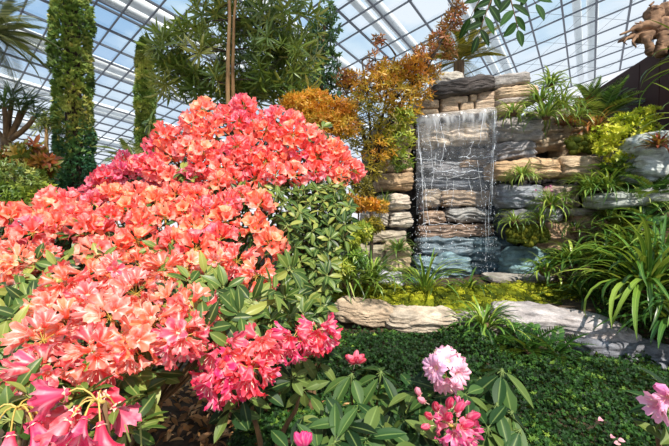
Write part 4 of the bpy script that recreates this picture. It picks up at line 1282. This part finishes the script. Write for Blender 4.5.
for x, y, d, n, L, m, lab in [(604, 268, 4.7, 46, .6, 'strapdark', 'dark strap leaf clump behind the largest clump, below the brown boulders'), (572, 262, 5.0, 40, .5, 'strap', 'strap leaf clump below the left one of the twin brown boulders'),
                              (632, 258, 4.5, 46, .66, 'strap', 'strap leaf clump on the bank between the largest clump and the mossy slope'), (662, 258, 4.2, 46, .7, 'strapdark', 'dark strap leaf clump at the right edge under the mossy slope'), (545, 272, 5.1, 26, .4, 'strap', 'small strap leaf tuft at the right end of the pale pool ledge'), (612, 240, 5.1, 34, .5, 'strapdark', 'dark strap leaf tuft in front of the brown boulder, below the bank lilies')]:
    clump('strap_leaf_clump', lab, 'plant', at(x, y, d), n, L, .034, m, (.2, 1.5), (1.0, 2.5), r0=.06)
# blades hanging in from the right edge
clump('strap_leaf_clump', 'strap leaf plant on the brown wall, blades hanging in from the right edge', 'plant', at(704, 62, 4.9), 14, .95, .05, 'strapdark', (.0, 1.3), (.6, 2.2), r0=.06)
clump('strap_leaf_clump', 'yellowish strap leaf plant at the right edge above the pale boulder', 'plant', at(704, 122, 4.7), 12, .8, .045, 'spider', (.1, 1.3), (.8, 2.2), r0=.06)

# ------------------------------------------------------------------ ferns, cycads, palms
def frond_mesh(name, mat, L, npair, ll, lw, droop=.35, vee=.35, up=.0, taper=1.0):
    g = Geo(); n = 14; t = np.linspace(0, 1, n)
    P = np.stack([0 * t, L * (t - .12 * t ** 3), -droop * L * t ** 2.2 + up * t], -1)
    g.add(*tube(P, np.linspace(.012, .004, n) * L, 4, False))
    tp = leaf(1, lw / ll, .12, .2, 3)
    tt = np.linspace(.12, .985, npair)
    C = np.stack([np.interp(tt, t, P[:, i]) for i in range(3)], -1)
    T = nrm(np.gradient(C, axis=0))
    s = ll * np.sin(PI * np.clip(tt * .86 + .14, 0, 1)) ** (.65 * taper) * (1 - .15 * tt)
    for sg in (-1, 1):
        d = nrm(V3(sg, 0, 0) * .9 + T * .55 + V3(0, 0, vee))
        g.inst(tp, C, frames(d, up=[0, -.2, 1]), s * rng.uniform(.9, 1.1, npair))
    return g.mesh(name, mat)
def fronds(name, label, cat, base, me, n, el, s, group=None, azr=None, trunk=None, tilt=.0, bark='bark'):
    t_ = thing(name, label, cat, base if trunk is None else trunk[0], group)
    for k in range(n):
        a = k * 2.399 + rng.normal(0, .15) if azr is None else rng.uniform(*azr)
        e = el[1] + (el[0] - el[1]) * ((k + .5) / n) + rng.normal(0, .08)
        d = V3(math.cos(a) * math.cos(e), math.sin(a) * math.cos(e), math.sin(e))
        put('frond', me, t_, base, frames(d, up=V3(0, 0, 1.0) + .01)[0], s * rng.uniform(.8, 1.1))
    g = Geo()
    if trunk is None:
        v, q, c = ball(6, 8); g.add(v * .05 * s + base, q, c); obj('root_crown', g, M['twig'], t_)
    else:
        P = np.array(trunk); tt = np.linspace(0, 1, 12)
        Q = np.stack([np.interp(tt, np.linspace(0, 1, len(P)), P[:, i]) for i in range(3)], -1)
        g.add(*tube(Q, np.linspace(.16, .12, 12) * (1 + .06 * (np.arange(12) % 2)), 10)); obj('trunk', g, M[bark], t_)
    return t_
FR_FERN = frond_mesh('frond', M['fern'], .42, 18, .085, .022, .45)
FR_CYC = frond_mesh('frond', M['strapdark'], .75, 26, .17, .026, .3, .3)
FR_PALM = frond_mesh('frond', M['palm'], 1.6, 34, .5, .034, .5, .1)
FR_TPALM = frond_mesh('frond', M['duskpalm'], 1.6, 34, .45, .034, .5, .1)
FR_DPALM = frond_mesh('frond', M['olive'], 1.5, 34, .45, .034, .45, .1)
for x, y, d, n, s, lab in [(500, 348, 3.75, 12, 1.0, 'fern under the arching clump, left of the other two by the long edging rock'), (528, 352, 3.65, 14, 1.05, 'fern in front of the long grey edging rock, middle of three'), (556, 356, 3.6, 12, .95, 'fern in front of the long grey edging rock, nearest its middle'),
                           (626, 206, 5.2, 14, 1.3, 'fern on the mossy right bank below the pale sloping ledge'), (655, 196, 5.0, 14, 1.3, 'fern at the right edge of the mossy bank'), (612, 176, 5.6, 12, 1.2, 'fern beneath the lime shrub beside the tan block'), (645, 222, 4.9, 12, 1.2, 'fern low on the mossy bank near the small grey stone'), (660, 232, 4.6, 12, 1.1, 'fern at the right edge above the largest strap leaf clump')]:
    b = at(x, y, d)
    fronds('fern', lab, 'fern', b, FR_FERN, n, (.25, 1.2), s)
fronds('cycad', 'dark green cycad with stiff feather leaves against the brown wall', 'cycad', at(604, 116, 6.6), FR_CYC, 20, (.15, 1.35), 1.05)
fronds('cycad', 'smaller dark cycad behind the tall one, at the wall\'s low end', 'cycad', at(589, 104, 7.2), FR_CYC, 14, (.2, 1.3), .8)
b = at(459, 62, 9.2)
fronds('palm', 'feathery palm half hidden behind the waterfall stack', 'palm', b, FR_DPALM, 18, (.0, 1.3), .8, trunk=[on(b[0], b[1]), b])
b = at(-12, 34, 7.0)
fronds('palm', 'palm with thin drooping olive fronds at the top left corner', 'palm', b, FR_TPALM, 34, (-.4, 1.2), .72, trunk=[on(b[0] - .5, b[1]), b + V3(-.3, 0, -1), b], bark='palebark')
b = at(138, 166, 6.8)
fronds('cycad', 'pale arching palm-like plant just behind the magenta bush', 'cycad', b, FR_PALM, 16, (.1, 1.2), .5, trunk=[on(b[0], b[1]), b])

# ------------------------------------------------------------------ columnar trees
def tuft_tpl(n=9, L=.09, W=.035, seed=0):
    r = np.random.default_rng(seed); g = Geo(); tp = leaf(L, W, .25, .2, 2)
    d = nrm(np.stack([r.normal(0, .75, n), np.ones(n), r.normal(0, .75, n)], -1))
    g.inst(tp, r.normal(0, .012, (n, 3)), frames(d, up=[0, 0, 1]), r.uniform(.7, 1.15, n))
    return g.arr()
def column(label, px, d, width, ztop, n, split_z=None, seed=0, mats=('cypress', 'bluecypress')):
    p = at(px, 210, d); base = on(p[0], p[1])
    t_ = thing('columnar_conifer', label, 'tree', base)
    H = ztop - base[2]; r = np.random.default_rng(seed)
    tp = tuft_tpl(10, .085, .034, seed)
    gs = [Geo(), Geo()]
    h = r.random(n); a = r.uniform(0, 2 * PI, n)
    prof = lambda h, a: width / 2 * np.interp(h, [0, .04, .3, .8, .95, 1], [.8, .95, 1, .86, .6, .12]) * (1 + .26 * noise(np.stack([np.cos(a) * 1.6, np.sin(a) * 1.6, h * H * 2.4], -1), seed + 2) + .2 * noise(np.stack([np.cos(a) * 3, np.sin(a) * 3, h * H * 6], -1), seed + 3))
    R = prof(h, a) * r.uniform(.82, 1.0, n)
    P = base + np.stack([np.cos(a) * R, np.sin(a) * R, .15 + h * (H - .15)], -1)
    D = nrm(np.stack([np.cos(a), np.sin(a), r.uniform(.0, .9, n)], -1))
    low = (P[:, 2] < split_z + .5 * noise(P * 2, 5) + r.normal(0, .45, n)) if split_z else np.zeros(n, bool)
    for m, g in ((~low, gs[0]), (low, gs[1])):
        if m.any():
            k = int(m.sum()); rd = np.clip(.5 + .35 * noise(P[m] * 2.2, seed + 8) + r.normal(0, .16, k), 0, .999)
            rr = np.repeat(rd, 1)
            g.inst(tp, P[m], frames(D[m], roll=r.uniform(0, 6.28, k)), r.uniform(.75, 1.3, k), rr)
    for g, m in zip(gs, mats):
        if g.n:
            obj('foliage', g, M[m], t_)
    g = Geo(); hh = np.linspace(0, 1, 16); g.add(*tube(base + np.stack([0 * hh, 0 * hh, hh * H * .97], -1), np.maximum(.03, width * .26 * np.interp(hh, [0, .03, .05, .9, 1], [.2, .2, .9, .75, .1])), 12))
    obj('trunk', g, M['darkbark'], t_)
    return t_
column('tall thick columnar conifer rising beyond the top edge, blue-green at its foot', 76, 9.0, .80, at(75, -40, 9)[2], 6500, at(75, 135, 9)[2], 1)
column('slimmer columnar conifer partly behind the lance-leaved tree', 147, 11.0, .50, at(148, 42, 11)[2], 3200, None, 2)

# ------------------------------------------------------------------ broadleaf trees
def tree(label, base, trunks, blobs, tpl, n, size, name='tree', cat='tree', bark='bark', whorl=False, out=.8, twigs=True, r0=.05, part='foliage'):
    """trunks: list of (points, radius); blobs: (px,py,d, radius_m, material, density)"""
    t_ = thing(name, label, cat, base)
    A = []
    for P, r_ in trunks:
        P = np.array(P); tt = np.linspace(0, 1, 12)
        Q = np.stack([np.interp(tt, np.linspace(0, 1, len(P)), P[:, i]) for i in range(3)], -1) + rng.normal(0, .006, (12, 3))
        g = Geo(); g.add(*tube(Q, np.linspace(r_, r_ * .45, 12), 8)); obj('trunk', g, M[bark], t_); A.append(Q)
    A = np.concatenate(A)
    for (px, py, d, R, m, den) in blobs:
        c = at(px, py, d); k = int(n * den)
        v = nrm(rng.normal(0, 1, (k, 3))); rad = R * rng.uniform(.25, 1, k) ** .5 * (1 + .25 * noise(v * 2 + px, 3))
        P = c + v * rad[:, None] * [1, .9, .85]
        D = nrm(v * out + rng.normal(0, .5, (k, 3)) + [0, 0, .1])
        g = Geo(); g.inst(tpl, P, frames(D, up=nrm(rng.normal(0, .4, (k, 3)) + [0, -.25, 1])), size * rng.uniform(.7, 1.2, k), np.clip(.5 + .3 * noise(P * 3, 4) + rng.normal(0, .2, k), 0, .999))
        obj(part, g, M[m], t_)
        if twigs:
            g = Geo(); s0 = A[np.argmin(((A - c) ** 2).sum(1) + .8 * np.maximum(0, A[:, 2] - c[2] + .15) ** 2)]
            Pc = curve3(s0, c, (s0 + c) / 2 + V3(0, 0, .1), 7); g.add(*tube(Pc, np.linspace(r0 * .45, r0 * .15, 7), 6))
            for j in range(9):
                e = P[rng.integers(k)]; g.add(*tube(curve3(Pc[rng.integers(3, 7)], e, (c + e) / 2 + V3(0, 0, .02), 4), np.linspace(r0 * .13, r0 * .05, 4), 4, False))
            obj('branch', g, M['darkbark'], t_)
    return t_
def whorl_tpl(n, L, W, lo, hi, seed, droop=.2, nseg=4):
    r = np.random.default_rng(seed); g = Geo(); tp = leaf(L, W, droop, .12, nseg)
    az = np.arange(n) * 2.4 + r.uniform(-.3, .3, n); pol = r.uniform(lo, hi, n)
    d = np.stack([np.sin(pol) * np.cos(az), np.cos(pol), np.sin(pol) * np.sin(az)], -1)
    g.inst(tp, np.zeros((n, 3)), frames(d, up=[0, 1, .01]), r.uniform(.7, 1.1, n))
    return g.arr()
def whorl_inst_tree(*a, **k):
    return tree(*a, **k)
LANCE = whorl_tpl(12, .23, .031, .35, 1.5, 5)
bt_ = at(231, 150, 5.2); bt_ = on(bt_[0], bt_[1])
tree('tall tree with long lance leaves and a pale double trunk, above the coral bush', bt_,
     [([bt_, at(228, 90, 4.75), at(229, 30, 4.75), at(230, -25, 4.75)], .034), ([bt_ + V3(.08, .05, 0), at(233, 85, 4.8), at(234, 30, 4.8), at(236, -25, 4.8)], .03)],
     [(250, 5, 5.2, .5, 'tree', 1.2), (282, 25, 5.1, .52, 'tree', 1.2), (276, 68, 5.0, .48, 'tree', 1.1), (203, 62, 5.0, .36, 'tree', .7), (163, 48, 4.9, .24, 'tree', .34), (214, 18, 5.1, .34, 'tree', .6), (244, 78, 5.3, .4, 'tree', .8),
      (172, 80, 5.0, .28, 'tree', .45), (292, 90, 5.1, .34, 'tree', .6), (205, 90, 5.0, .32, 'tree', .6), (264, 40, 5.4, .5, 'darktree', .8), (186, 32, 5.2, .2, 'tree', .22), (238, 100, 5.4, .3, 'tree', .5), (298, 55, 5.2, .3, 'tree', .4), (172, 62, 5.1, .2, 'tree', .25)],
     LANCE, 58, .95, bark='palebark', r0=.02)
LT2 = leaf(.07, .03, .2, .15, 3)
b = at(322, 120, 8.2); b = on(b[0], b[1])
WT2 = whorl_tpl(9, .11, .04, .3, 1.5, 6, nseg=3)
tree('narrow dark green tree standing between the lance-leaved tree and the amber tree', b, [([b, at(322, 60, 8.2), at(327, 8, 8.2)], .05)],
     [(327, 14, 8.2, .22, 'darktree', .3), (324, 28, 8.2, .34, 'darktree', .55), (320, 45, 8.2, .42, 'darktree', .8), (326, 62, 8.2, .42, 'darktree', .7), (316, 80, 8.2, .46, 'darktree', .8), (330, 88, 8.2, .4, 'darktree', .6), (298, 70, 7.9, .3, 'yellowgreen', .3), (306, 92, 7.8, .35, 'tree', .4)], WT2, 130, 1.0)
# amber maple-like tree left of the waterfall
ML = whorl_tpl(5, .072, .024, .4, 1.6, 9, .25, 2)
b = on(*at(372, 190, 5.3)[:2])
stems = [([b, at(371, 165, 5.3), at(x1, y1, 5.3), at(x2, y2, 5.2)], .024) for x1, y1, x2, y2 in [(362, 130, 340, 80), (370, 125, 362, 60), (380, 128, 395, 55), (388, 125, 425, 60), (392, 135, 440, 45), (366, 140, 350, 110), (384, 110, 410, 85), (398, 112, 455, 18)]]
tree('amber and olive leaved multi-stemmed tree leaning over the waterfall stack', b, stems,
     [(402, 74, 5.3, .26, 'amber', 1.0), (415, 68, 5.2, .2, 'orange', .6), (386, 78, 5.3, .24, 'amber', .8), (372, 88, 5.2, .28, 'amber', .8), (396, 98, 5.2, .28, 'amber', .9), (420, 90, 5.2, .2, 'amber', .5), (355, 84, 5.3, .22, 'amber', .5), (345, 78, 5.3, .16, 'russet', .3), (360, 110, 5.2, .26, 'olive', .6),
      (345, 122, 5.2, .24, 'amber', .5), (390, 122, 5.2, .26, 'olive', .7), (398, 140, 5.2, .22, 'yellowgreen', .55), (404, 118, 5.15, .16, 'yellowgreen', .35), (380, 150, 5.2, .25, 'amber', .6), (400, 160, 5.3, .18, 'yellowgreen', .35), (362, 140, 5.3, .24, 'olive', .4), (376, 62, 5.3, .16, 'russet', .25), (372, 170, 5.2, .2, 'olive', .35),
      (425, 55, 5.3, .18, 'russet', .4), (440, 40, 5.3, .17, 'russet', .35), (450, 22, 5.3, .16, 'russet', .35), (458, 8, 5.3, .12, 'russet', .22), (432, 72, 5.3, .14, 'amber', .25), (378, 40, 5.3, .1, 'russet', .12), (448, 52, 5.4, .14, 'russet', .2), (415, 112, 5.15, .1, 'amber', .12)],
     ML, 190, 1.0, bark='darkbark', r0=.035)
b = on(*at(318, 160, 4.6)[:2])
tree('low shrub of fiery orange leaves peeking over the coral bush', b, [([b, at(316, 140, 4.6), at(310, 112, 4.6)], .02), ([b, at(322, 135, 4.6), at(330, 110, 4.6)], .02)],
     [(300, 106, 4.6, .2, 'orange', .9), (318, 104, 4.6, .2, 'orange', .9), (336, 112, 4.6, .2, 'orange', .9), (325, 124, 4.5, .2, 'orange', .8), (345, 128, 4.5, .16, 'amber', .5), (290, 102, 4.6, .1, 'orange', .3), (350, 108, 4.7, .12, 'amber', .3), (312, 118, 4.5, .16, 'orange', .6)],
     ML, 300, .8, name='shrub', cat='shrub', bark='darkbark', r0=.02)
b = on(*at(355, 205, 4.9)[:2])
tree('orange-yellow low shrub below the amber tree, beside the pale pointed stone', b, [([b, at(358, 212, 4.9), at(366, 200, 4.9)], .015)], [(350, 201, 4.9, .10, 'amber', .3), (360, 205, 4.9, .11, 'amber', .35), (371, 204, 4.9, .10, 'orange', .3), (381, 207, 5.0, .10, 'amber', .25), (342, 206, 4.8, .12, 'olive', .35), (362, 188, 5.0, .15, 'olive', .5), (350, 178, 5.0, .15, 'olive', .4)], ML, 330, .8, name='shrub', cat='shrub', bark='darkbark', r0=.015)
b = on(*at(352, 250, 4.4)[:2])
tree('yellow-green shrub between the leafy rhododendron and the left pier', b, [([b, at(352, 256, 4.4), at(354, 240, 4.4)], .015)], [(346, 240, 4.4, .15, 'yellowgreen', .5), (360, 232, 4.5, .15, 'yellowgreen', .5), (340, 268, 4.3, .15, 'yellowgreen', .5), (356, 258, 4.4, .14, 'strap', .4), (372, 225, 4.9, .13, 'olive', .4)], whorl_tpl(6, .08, .02, .4, 1.6, 19, .25, 2), 340, .9, name='shrub', cat='shrub', bark='darkbark', r0=.015)
# left side: dragon tree, croton, yellow-green shrub, thin dry tree
b = on(*at(6, 200, 8.0)[:2])
DR = whorl_tpl(26, .5, .035, .2, 1.7, 12, .2, 4)
t_ = thing('dragon_tree', 'dragon tree with forked pale trunk and dark spiky crown at the left edge', 'tree', b)
fork = at(6, 142, 8.0)
for k, (x, y, d) in enumerate([(-12, 108, 8), (4, 102, 7.8), (20, 106, 8.0), (34, 112, 7.9), (12, 96, 8.2), (26, 100, 8.2)]):
    e = at(x, y, d); g = Geo(); g.add(*tube(curve3(fork, e - V3(0, 0, .1), (fork + e) / 2 + V3((e - fork)[0] * .25, 0, -.05), 8), np.linspace(.06, .04, 8), 8)); obj('branch', g, M['bark'], t_)
    g = Geo(); g.inst(DR, [e], frames(V3((x - 8) * .02, 0, 1)), 1.0); g.inst(DR, [e + V3(0, 0, -.12)], frames(V3((x - 8) * .02, .2, 1), roll=np.array([.6])), .9); obj('leaf_rosette', g, M['darktree'], t_)
g = Geo(); g.add(*tube([b, (b + fork) / 2 + V3(.05, 0, 0), fork + V3(0, 0, .08)], [.17, .14, .1], 10)); obj('trunk', g, M['bark'], t_)
CR = whorl_tpl(7, .2, .07, .4, 1.6, 14, .25, 3)
b = on(*at(25, 215, 6.6)[:2])
tree('croton shrub with orange, red and yellow leaves below the dragon tree', b, [([b, at(25, 190, 6.6), at(25, 165, 6.6)], .03)], [(15, 158, 6.6, .24, 'croton', .6), (32, 156, 6.6, .26, 'croton', .7), (45, 166, 6.6, .2, 'croton', .5), (5, 165, 6.6, .22, 'croton', .5), (28, 168, 6.5, .24, 'croton', .5)], CR, 55, .9, name='shrub', cat='shrub')
b = on(*at(15, 235, 5.6)[:2])
tree('green bushy shrub in front of the croton, behind the salmon flowers', b, [([b, at(15, 215, 5.6), at(18, 190, 5.6)], .03)], [(10, 178, 5.7, .3, 'tree', 1.0), (32, 184, 5.6, .28, 'tree', 1.0), (45, 196, 5.6, .2, 'yellowgreen', .6), (2, 198, 5.5, .26, 'yellowgreen', .8), (24, 200, 5.5, .26, 'yellowgreen', .8), (40, 210, 5.5, .2, 'olive', .5)], whorl_tpl(6, .1, .034, .4, 1.6, 15, .25, 2), 150, .9, name='shrub', cat='shrub')
b = on(*at(47, 200, 9.5)[:2])
tree('thin dry-leaved sapling between the dragon tree and the thick conifer', b, [([b, at(47, 150, 9.5), at(46, 122, 9.5)], .07)], [(46, 118, 9.5, .22, 'palm', .5), (40, 126, 9.5, .15, 'palm', .25), (54, 124, 9.5, .15, 'palm', .25)], whorl_tpl(8, .3, .03, .6, 2.2, 16, .3, 3), 40, .9, name='sapling', bark='palebark')
# right: lime shrub and red-leaved plants
b = on(*at(628, 170, 6.3)[:2])
LM = whorl_tpl(7, .085, .032, .5, 1.5, 17, .2, 2)
tree('bright lime yellow shrub in front of the brown wall', b, [([b, at(626, 160, 6.3), at(624, 140, 6.2)], .025), ([b, at(634, 150, 6.2), at(645, 128, 6.1)], .02)],
     [(622, 124, 5.7, .2, 'lime', .7), (640, 118, 5.5, .16, 'lime', .5), (608, 134, 5.5, .18, 'lime', .6), (628, 140, 5.5, .24, 'lime', .8), (648, 132, 5.5, .15, 'lime', .4), (614, 152, 5.5, .2, 'lime', .6), (640, 152, 5.4, .18, 'lime', .5), (626, 162, 5.4, .18, 'yellowgreen', .5), (655, 112, 5.5, .1, 'lime', .2), (602, 148, 5.5, .12, 'lime', .3)], LM, 150, .8, name='shrub', cat='shrub', r0=.02)
for x, y, d, lab in [(658, 146, 4.9, 'dark red bromeliad-like plant beside the pale smooth boulder'), (566, 124, 6.1, 'small red leaved plant among lilies above the tan block'), (584, 108, 6.6, 'red leaved plant at the foot of the dark cycad')]:
    clump('red_leaf_plant', lab, 'plant', at(x, y, d), 30, .26, .04, 'redleaf', (.2, 1.4), (.4, 1.6), r0=.03)
# purple blooms on the lily tuft handled as flowers of their own plant
for x, y, d, lab in [(548, 190, 5.4, 'small purple flowered plant in front of the blue-grey boulder')]:
    b = at(x, y + 6, d); t_ = thing('flowering_plant', lab, 'plant', b); g = Geo()
    for k in range(7):
        e = b + V3(rng.normal(0, .06), rng.normal(0, .03), rng.uniform(.06, .14)); g.add(*tube(curve3(b, e, (b + e) / 2, 4), .003, 4, False))
        put('blossom', B[0], t_, e, frames(V3(rng.normal(0, .5), -.6, .6))[0], .5, hexc('#c05a8c'))
    obj('stem', g, M['strap'], t_)

# overhanging branch at the top
b = at(500, -70, 2.5)
t_ = thing('hanging_branch', 'leafy twig hanging into view from above, pointed leaves with backlit darkness in their colour, against the glass', 'branch', b)
LB = leaf(.19, .075, .12, .12, 7, .9, cols=5)
def spray(tip0, tip1, n):
    A0, A1 = at(*tip0), at(*tip1); P = curve3(A0, A1, (A0 + A1) / 2 + V3(0, 0, .04), 8)
    g = Geo(); g.add(*tube(P, np.linspace(.006, .002, 8), 5)); obj('twig', g, M['twig'], t_)
    tg = nrm(A1 - A0); sd_ = nrm(np.cross(tg, FWD))
    for k in range(n):
        f = .12 + .88 * k / (n - 1); c = A0 + (A1 - A0) * f + V3(0, 0, .04 * 4 * f * (1 - f) * .5)
        sg = 1 if k % 2 else -1
        d = nrm(sd_ * sg * (.9 if k < n - 1 else .05) + tg * .55 + V3(0, rng.normal(0, .2), -.35))
        g = Geo(); g.inst(LB, [c], frames(d, up=V3(rng.normal(0, .25), -1, .1)), rng.uniform(.58, .76) * (1.0 if k else .8)); obj('leaf', g, M['hang'], t_)
spray((498, -14, 2.5), (478, 36, 2.45), 9)
spray((506, -14, 2.5), (518, 30, 2.4), 8)
spray((515, -20, 2.5), (536, 4, 2.45), 5)
spray((495, -22, 2.5), (470, 18, 2.5), 5)
g = Geo(); g.add(*tube([b, at(502, -30, 2.5), at(500, -12, 2.5)], [.012, .009, .006], 6)); g.add(*tube([at(502, -30, 2.5), at(515, -20, 2.5)], .006, 5)); obj('stem', g, M['twig'], t_)

# ------------------------------------------------------------------ moss and groundcover
def moss(label, poly, df, sp, r_, mat, seed):
    g = Geo(); R = np.random.default_rng(seed); v, q, c = ball(9, 14)
    sh = leaf(.022, .007, .1, .2, 2)
    ctr = [at(x, y, df(x, y)) for x, y in scatter(poly, sp, seed=seed)]
    for p in ctr:
        s = r_ * R.uniform(.7, 1.25); P = v * s * [1.1, 1, .85]; P = P * (1 + .18 * fbm(P * 14 + p * 9, 3))[:, None]
        C = np.zeros((len(P), 4)); C[:, 0] = R.uniform(.0, .75); g.add(P + p + [0, 0, -.015], q, C)
        d = nrm(R.normal(0, 1, (120, 3)) * [1, 1, .8] + [0, -.1, .55]); pos = p + d * s * [1.1, 1, .88]
        g.inst(sh, pos, frames(nrm(d + R.normal(0, .45, (120, 3)))), R.uniform(.7, 1.3, 120), np.clip(C[0, 0] + R.normal(.15, .25, 120), 0, .999))
    o = obj('moss', g, M[mat], None, ctr[0] * [1, 1, 1]); tag(o, label, 'moss', None, 'stuff')
dm = lambda x, y: float(np.interp(y, [280, 320], [5.2, 4.3]))
moss('cushions of bright yellow-green moss behind the pale edging rocks, left of the arching clump', [(333, 286), (360, 284), (410, 288), (500, 286), (500, 304), (462, 316), (420, 318), (385, 310), (345, 302), (332, 298)], dm, 4.6, .066, 'moss', 1)
moss('cushions of moss on the far bank under the teal block and ledge', [(485, 288), (520, 284), (560, 285), (600, 292), (628, 305), (622, 314), (585, 310), (540, 304), (500, 300)], lambda x, y: float(np.interp(y, [283, 315], [5.2, 4.4])), 4.6, .064, 'moss', 2)
moss('small moss shelf hanging below the thin tuft right of the fall', [(508, 229), (545, 227), (548, 238), (530, 244), (510, 240)], lambda x, y: 5.55, 3.2, .05, 'mossdark', 3)
moss('dark moss carpeting the right bank around ferns and ledge', [(612, 182), (675, 158), (680, 180), (640, 192), (675, 205), (680, 240), (620, 232), (606, 205)], lambda x, y: float(np.interp(y, [158, 240], [5.9, 5.0])), 5, .09, 'mossdark', 4)
moss('moss patch between the lily clumps above the tan block', [(566, 140), (600, 132), (606, 150), (572, 152)], lambda x, y: 5.9, 4, .06, 'mossdark', 5)

def cover(label, region, n, mat, tplseed, hump, size=1.0, seed=0):
    R = np.random.default_rng(seed)
    x0, x1, y0, y1 = region
    x = R.uniform(x0, x1, n); y = R.uniform(y0, y1, n)
    keep = (y > np.interp(x, [-.6, .2, 4.2], [2.0, 1.5, 1.0])) & (y < np.interp(x, [-.6, .3, 1.5, 2.7, 3.0, 4], [3.95, 4.0, 3.95, 3.65, 4.35, 4.4]))
    x, y = x[keep], y[keep]; n = len(x)
    h = hump * (.45 + .55 * fbm(np.stack([x * 2.2, y * 2.2, 0 * x], -1), 31, 3)) 
    h = np.maximum(h, .05)
    z = gz(x, y) + h * R.uniform(.35, 1.05, n)
    tp = whorl_tpl(6, .023, .013, .5, 1.7, tplseed, .2, 2)
    g = Geo(); D = nrm(np.stack([R.normal(0, .6, n), R.normal(-.25, .6, n), np.ones(n)], -1))
    rd = np.clip(.42 + .25 * noise(np.stack([x * 3, y * 3, 0 * x], -1), 12) + R.normal(0, .2, n), 0, .999)
    g.inst(tp, np.stack([x, y, z], -1), frames(D, roll=R.uniform(0, 6.28, n)), size * R.uniform(.7, 1.3, n), rd)
    o = obj('groundcover', g, M[mat], None, V3(x.mean(), y.mean(), 0)); tag(o, label, 'groundcover', None, 'stuff')
cover('dense dark small-leaved groundcover filling the bed in front of the edging rocks', (-.6, 4.6, 1.0, 4.4), 66000, 'hedge', 3, .2, 1.0, 4)

# dry leaf litter under the hot pink bush
R = np.random.default_rng(5); n = 1500
x = R.uniform(-1.5, .2, n); y = R.uniform(1.4, 3.2, n); g = Geo()
P = np.stack([x, y, gz(x, y) + R.uniform(.0, .05, n)], -1)
M['litter'] = leafmat('dry_leaf', ['#4a3018', '#7a5028', '#a87844', '#caa070', '#6a3c20'], .1, .7)
g.inst(leaf(.075, .03, .3, .3, 4), P, frames(R.normal(0, 1, (n, 3)) * [1, 1, .3], up=nrm(R.normal(0, .5, (n, 3)) + [0, -.3, 1])), R.uniform(.5, 1.2, n))
o = obj('leaf_litter', g, M['litter'], None, P.mean(0)); tag(o, 'brown dry leaf litter on the soil between the salmon and hot pink rhododendrons', 'leaf litter', None, 'stuff')
scene.view_settings.view_transform = 'Standard'
scene.view_settings.look = 'None'
scene.view_settings.gamma = 1
scene.view_settings.use_curve_mapping = False
scene.view_settings.exposure = 0.27
scene.cycles.max_bounces = 8
scene.cycles.transparent_max_bounces = 24
scene.cycles.caustics_reflective = False
scene.cycles.caustics_refractive = False
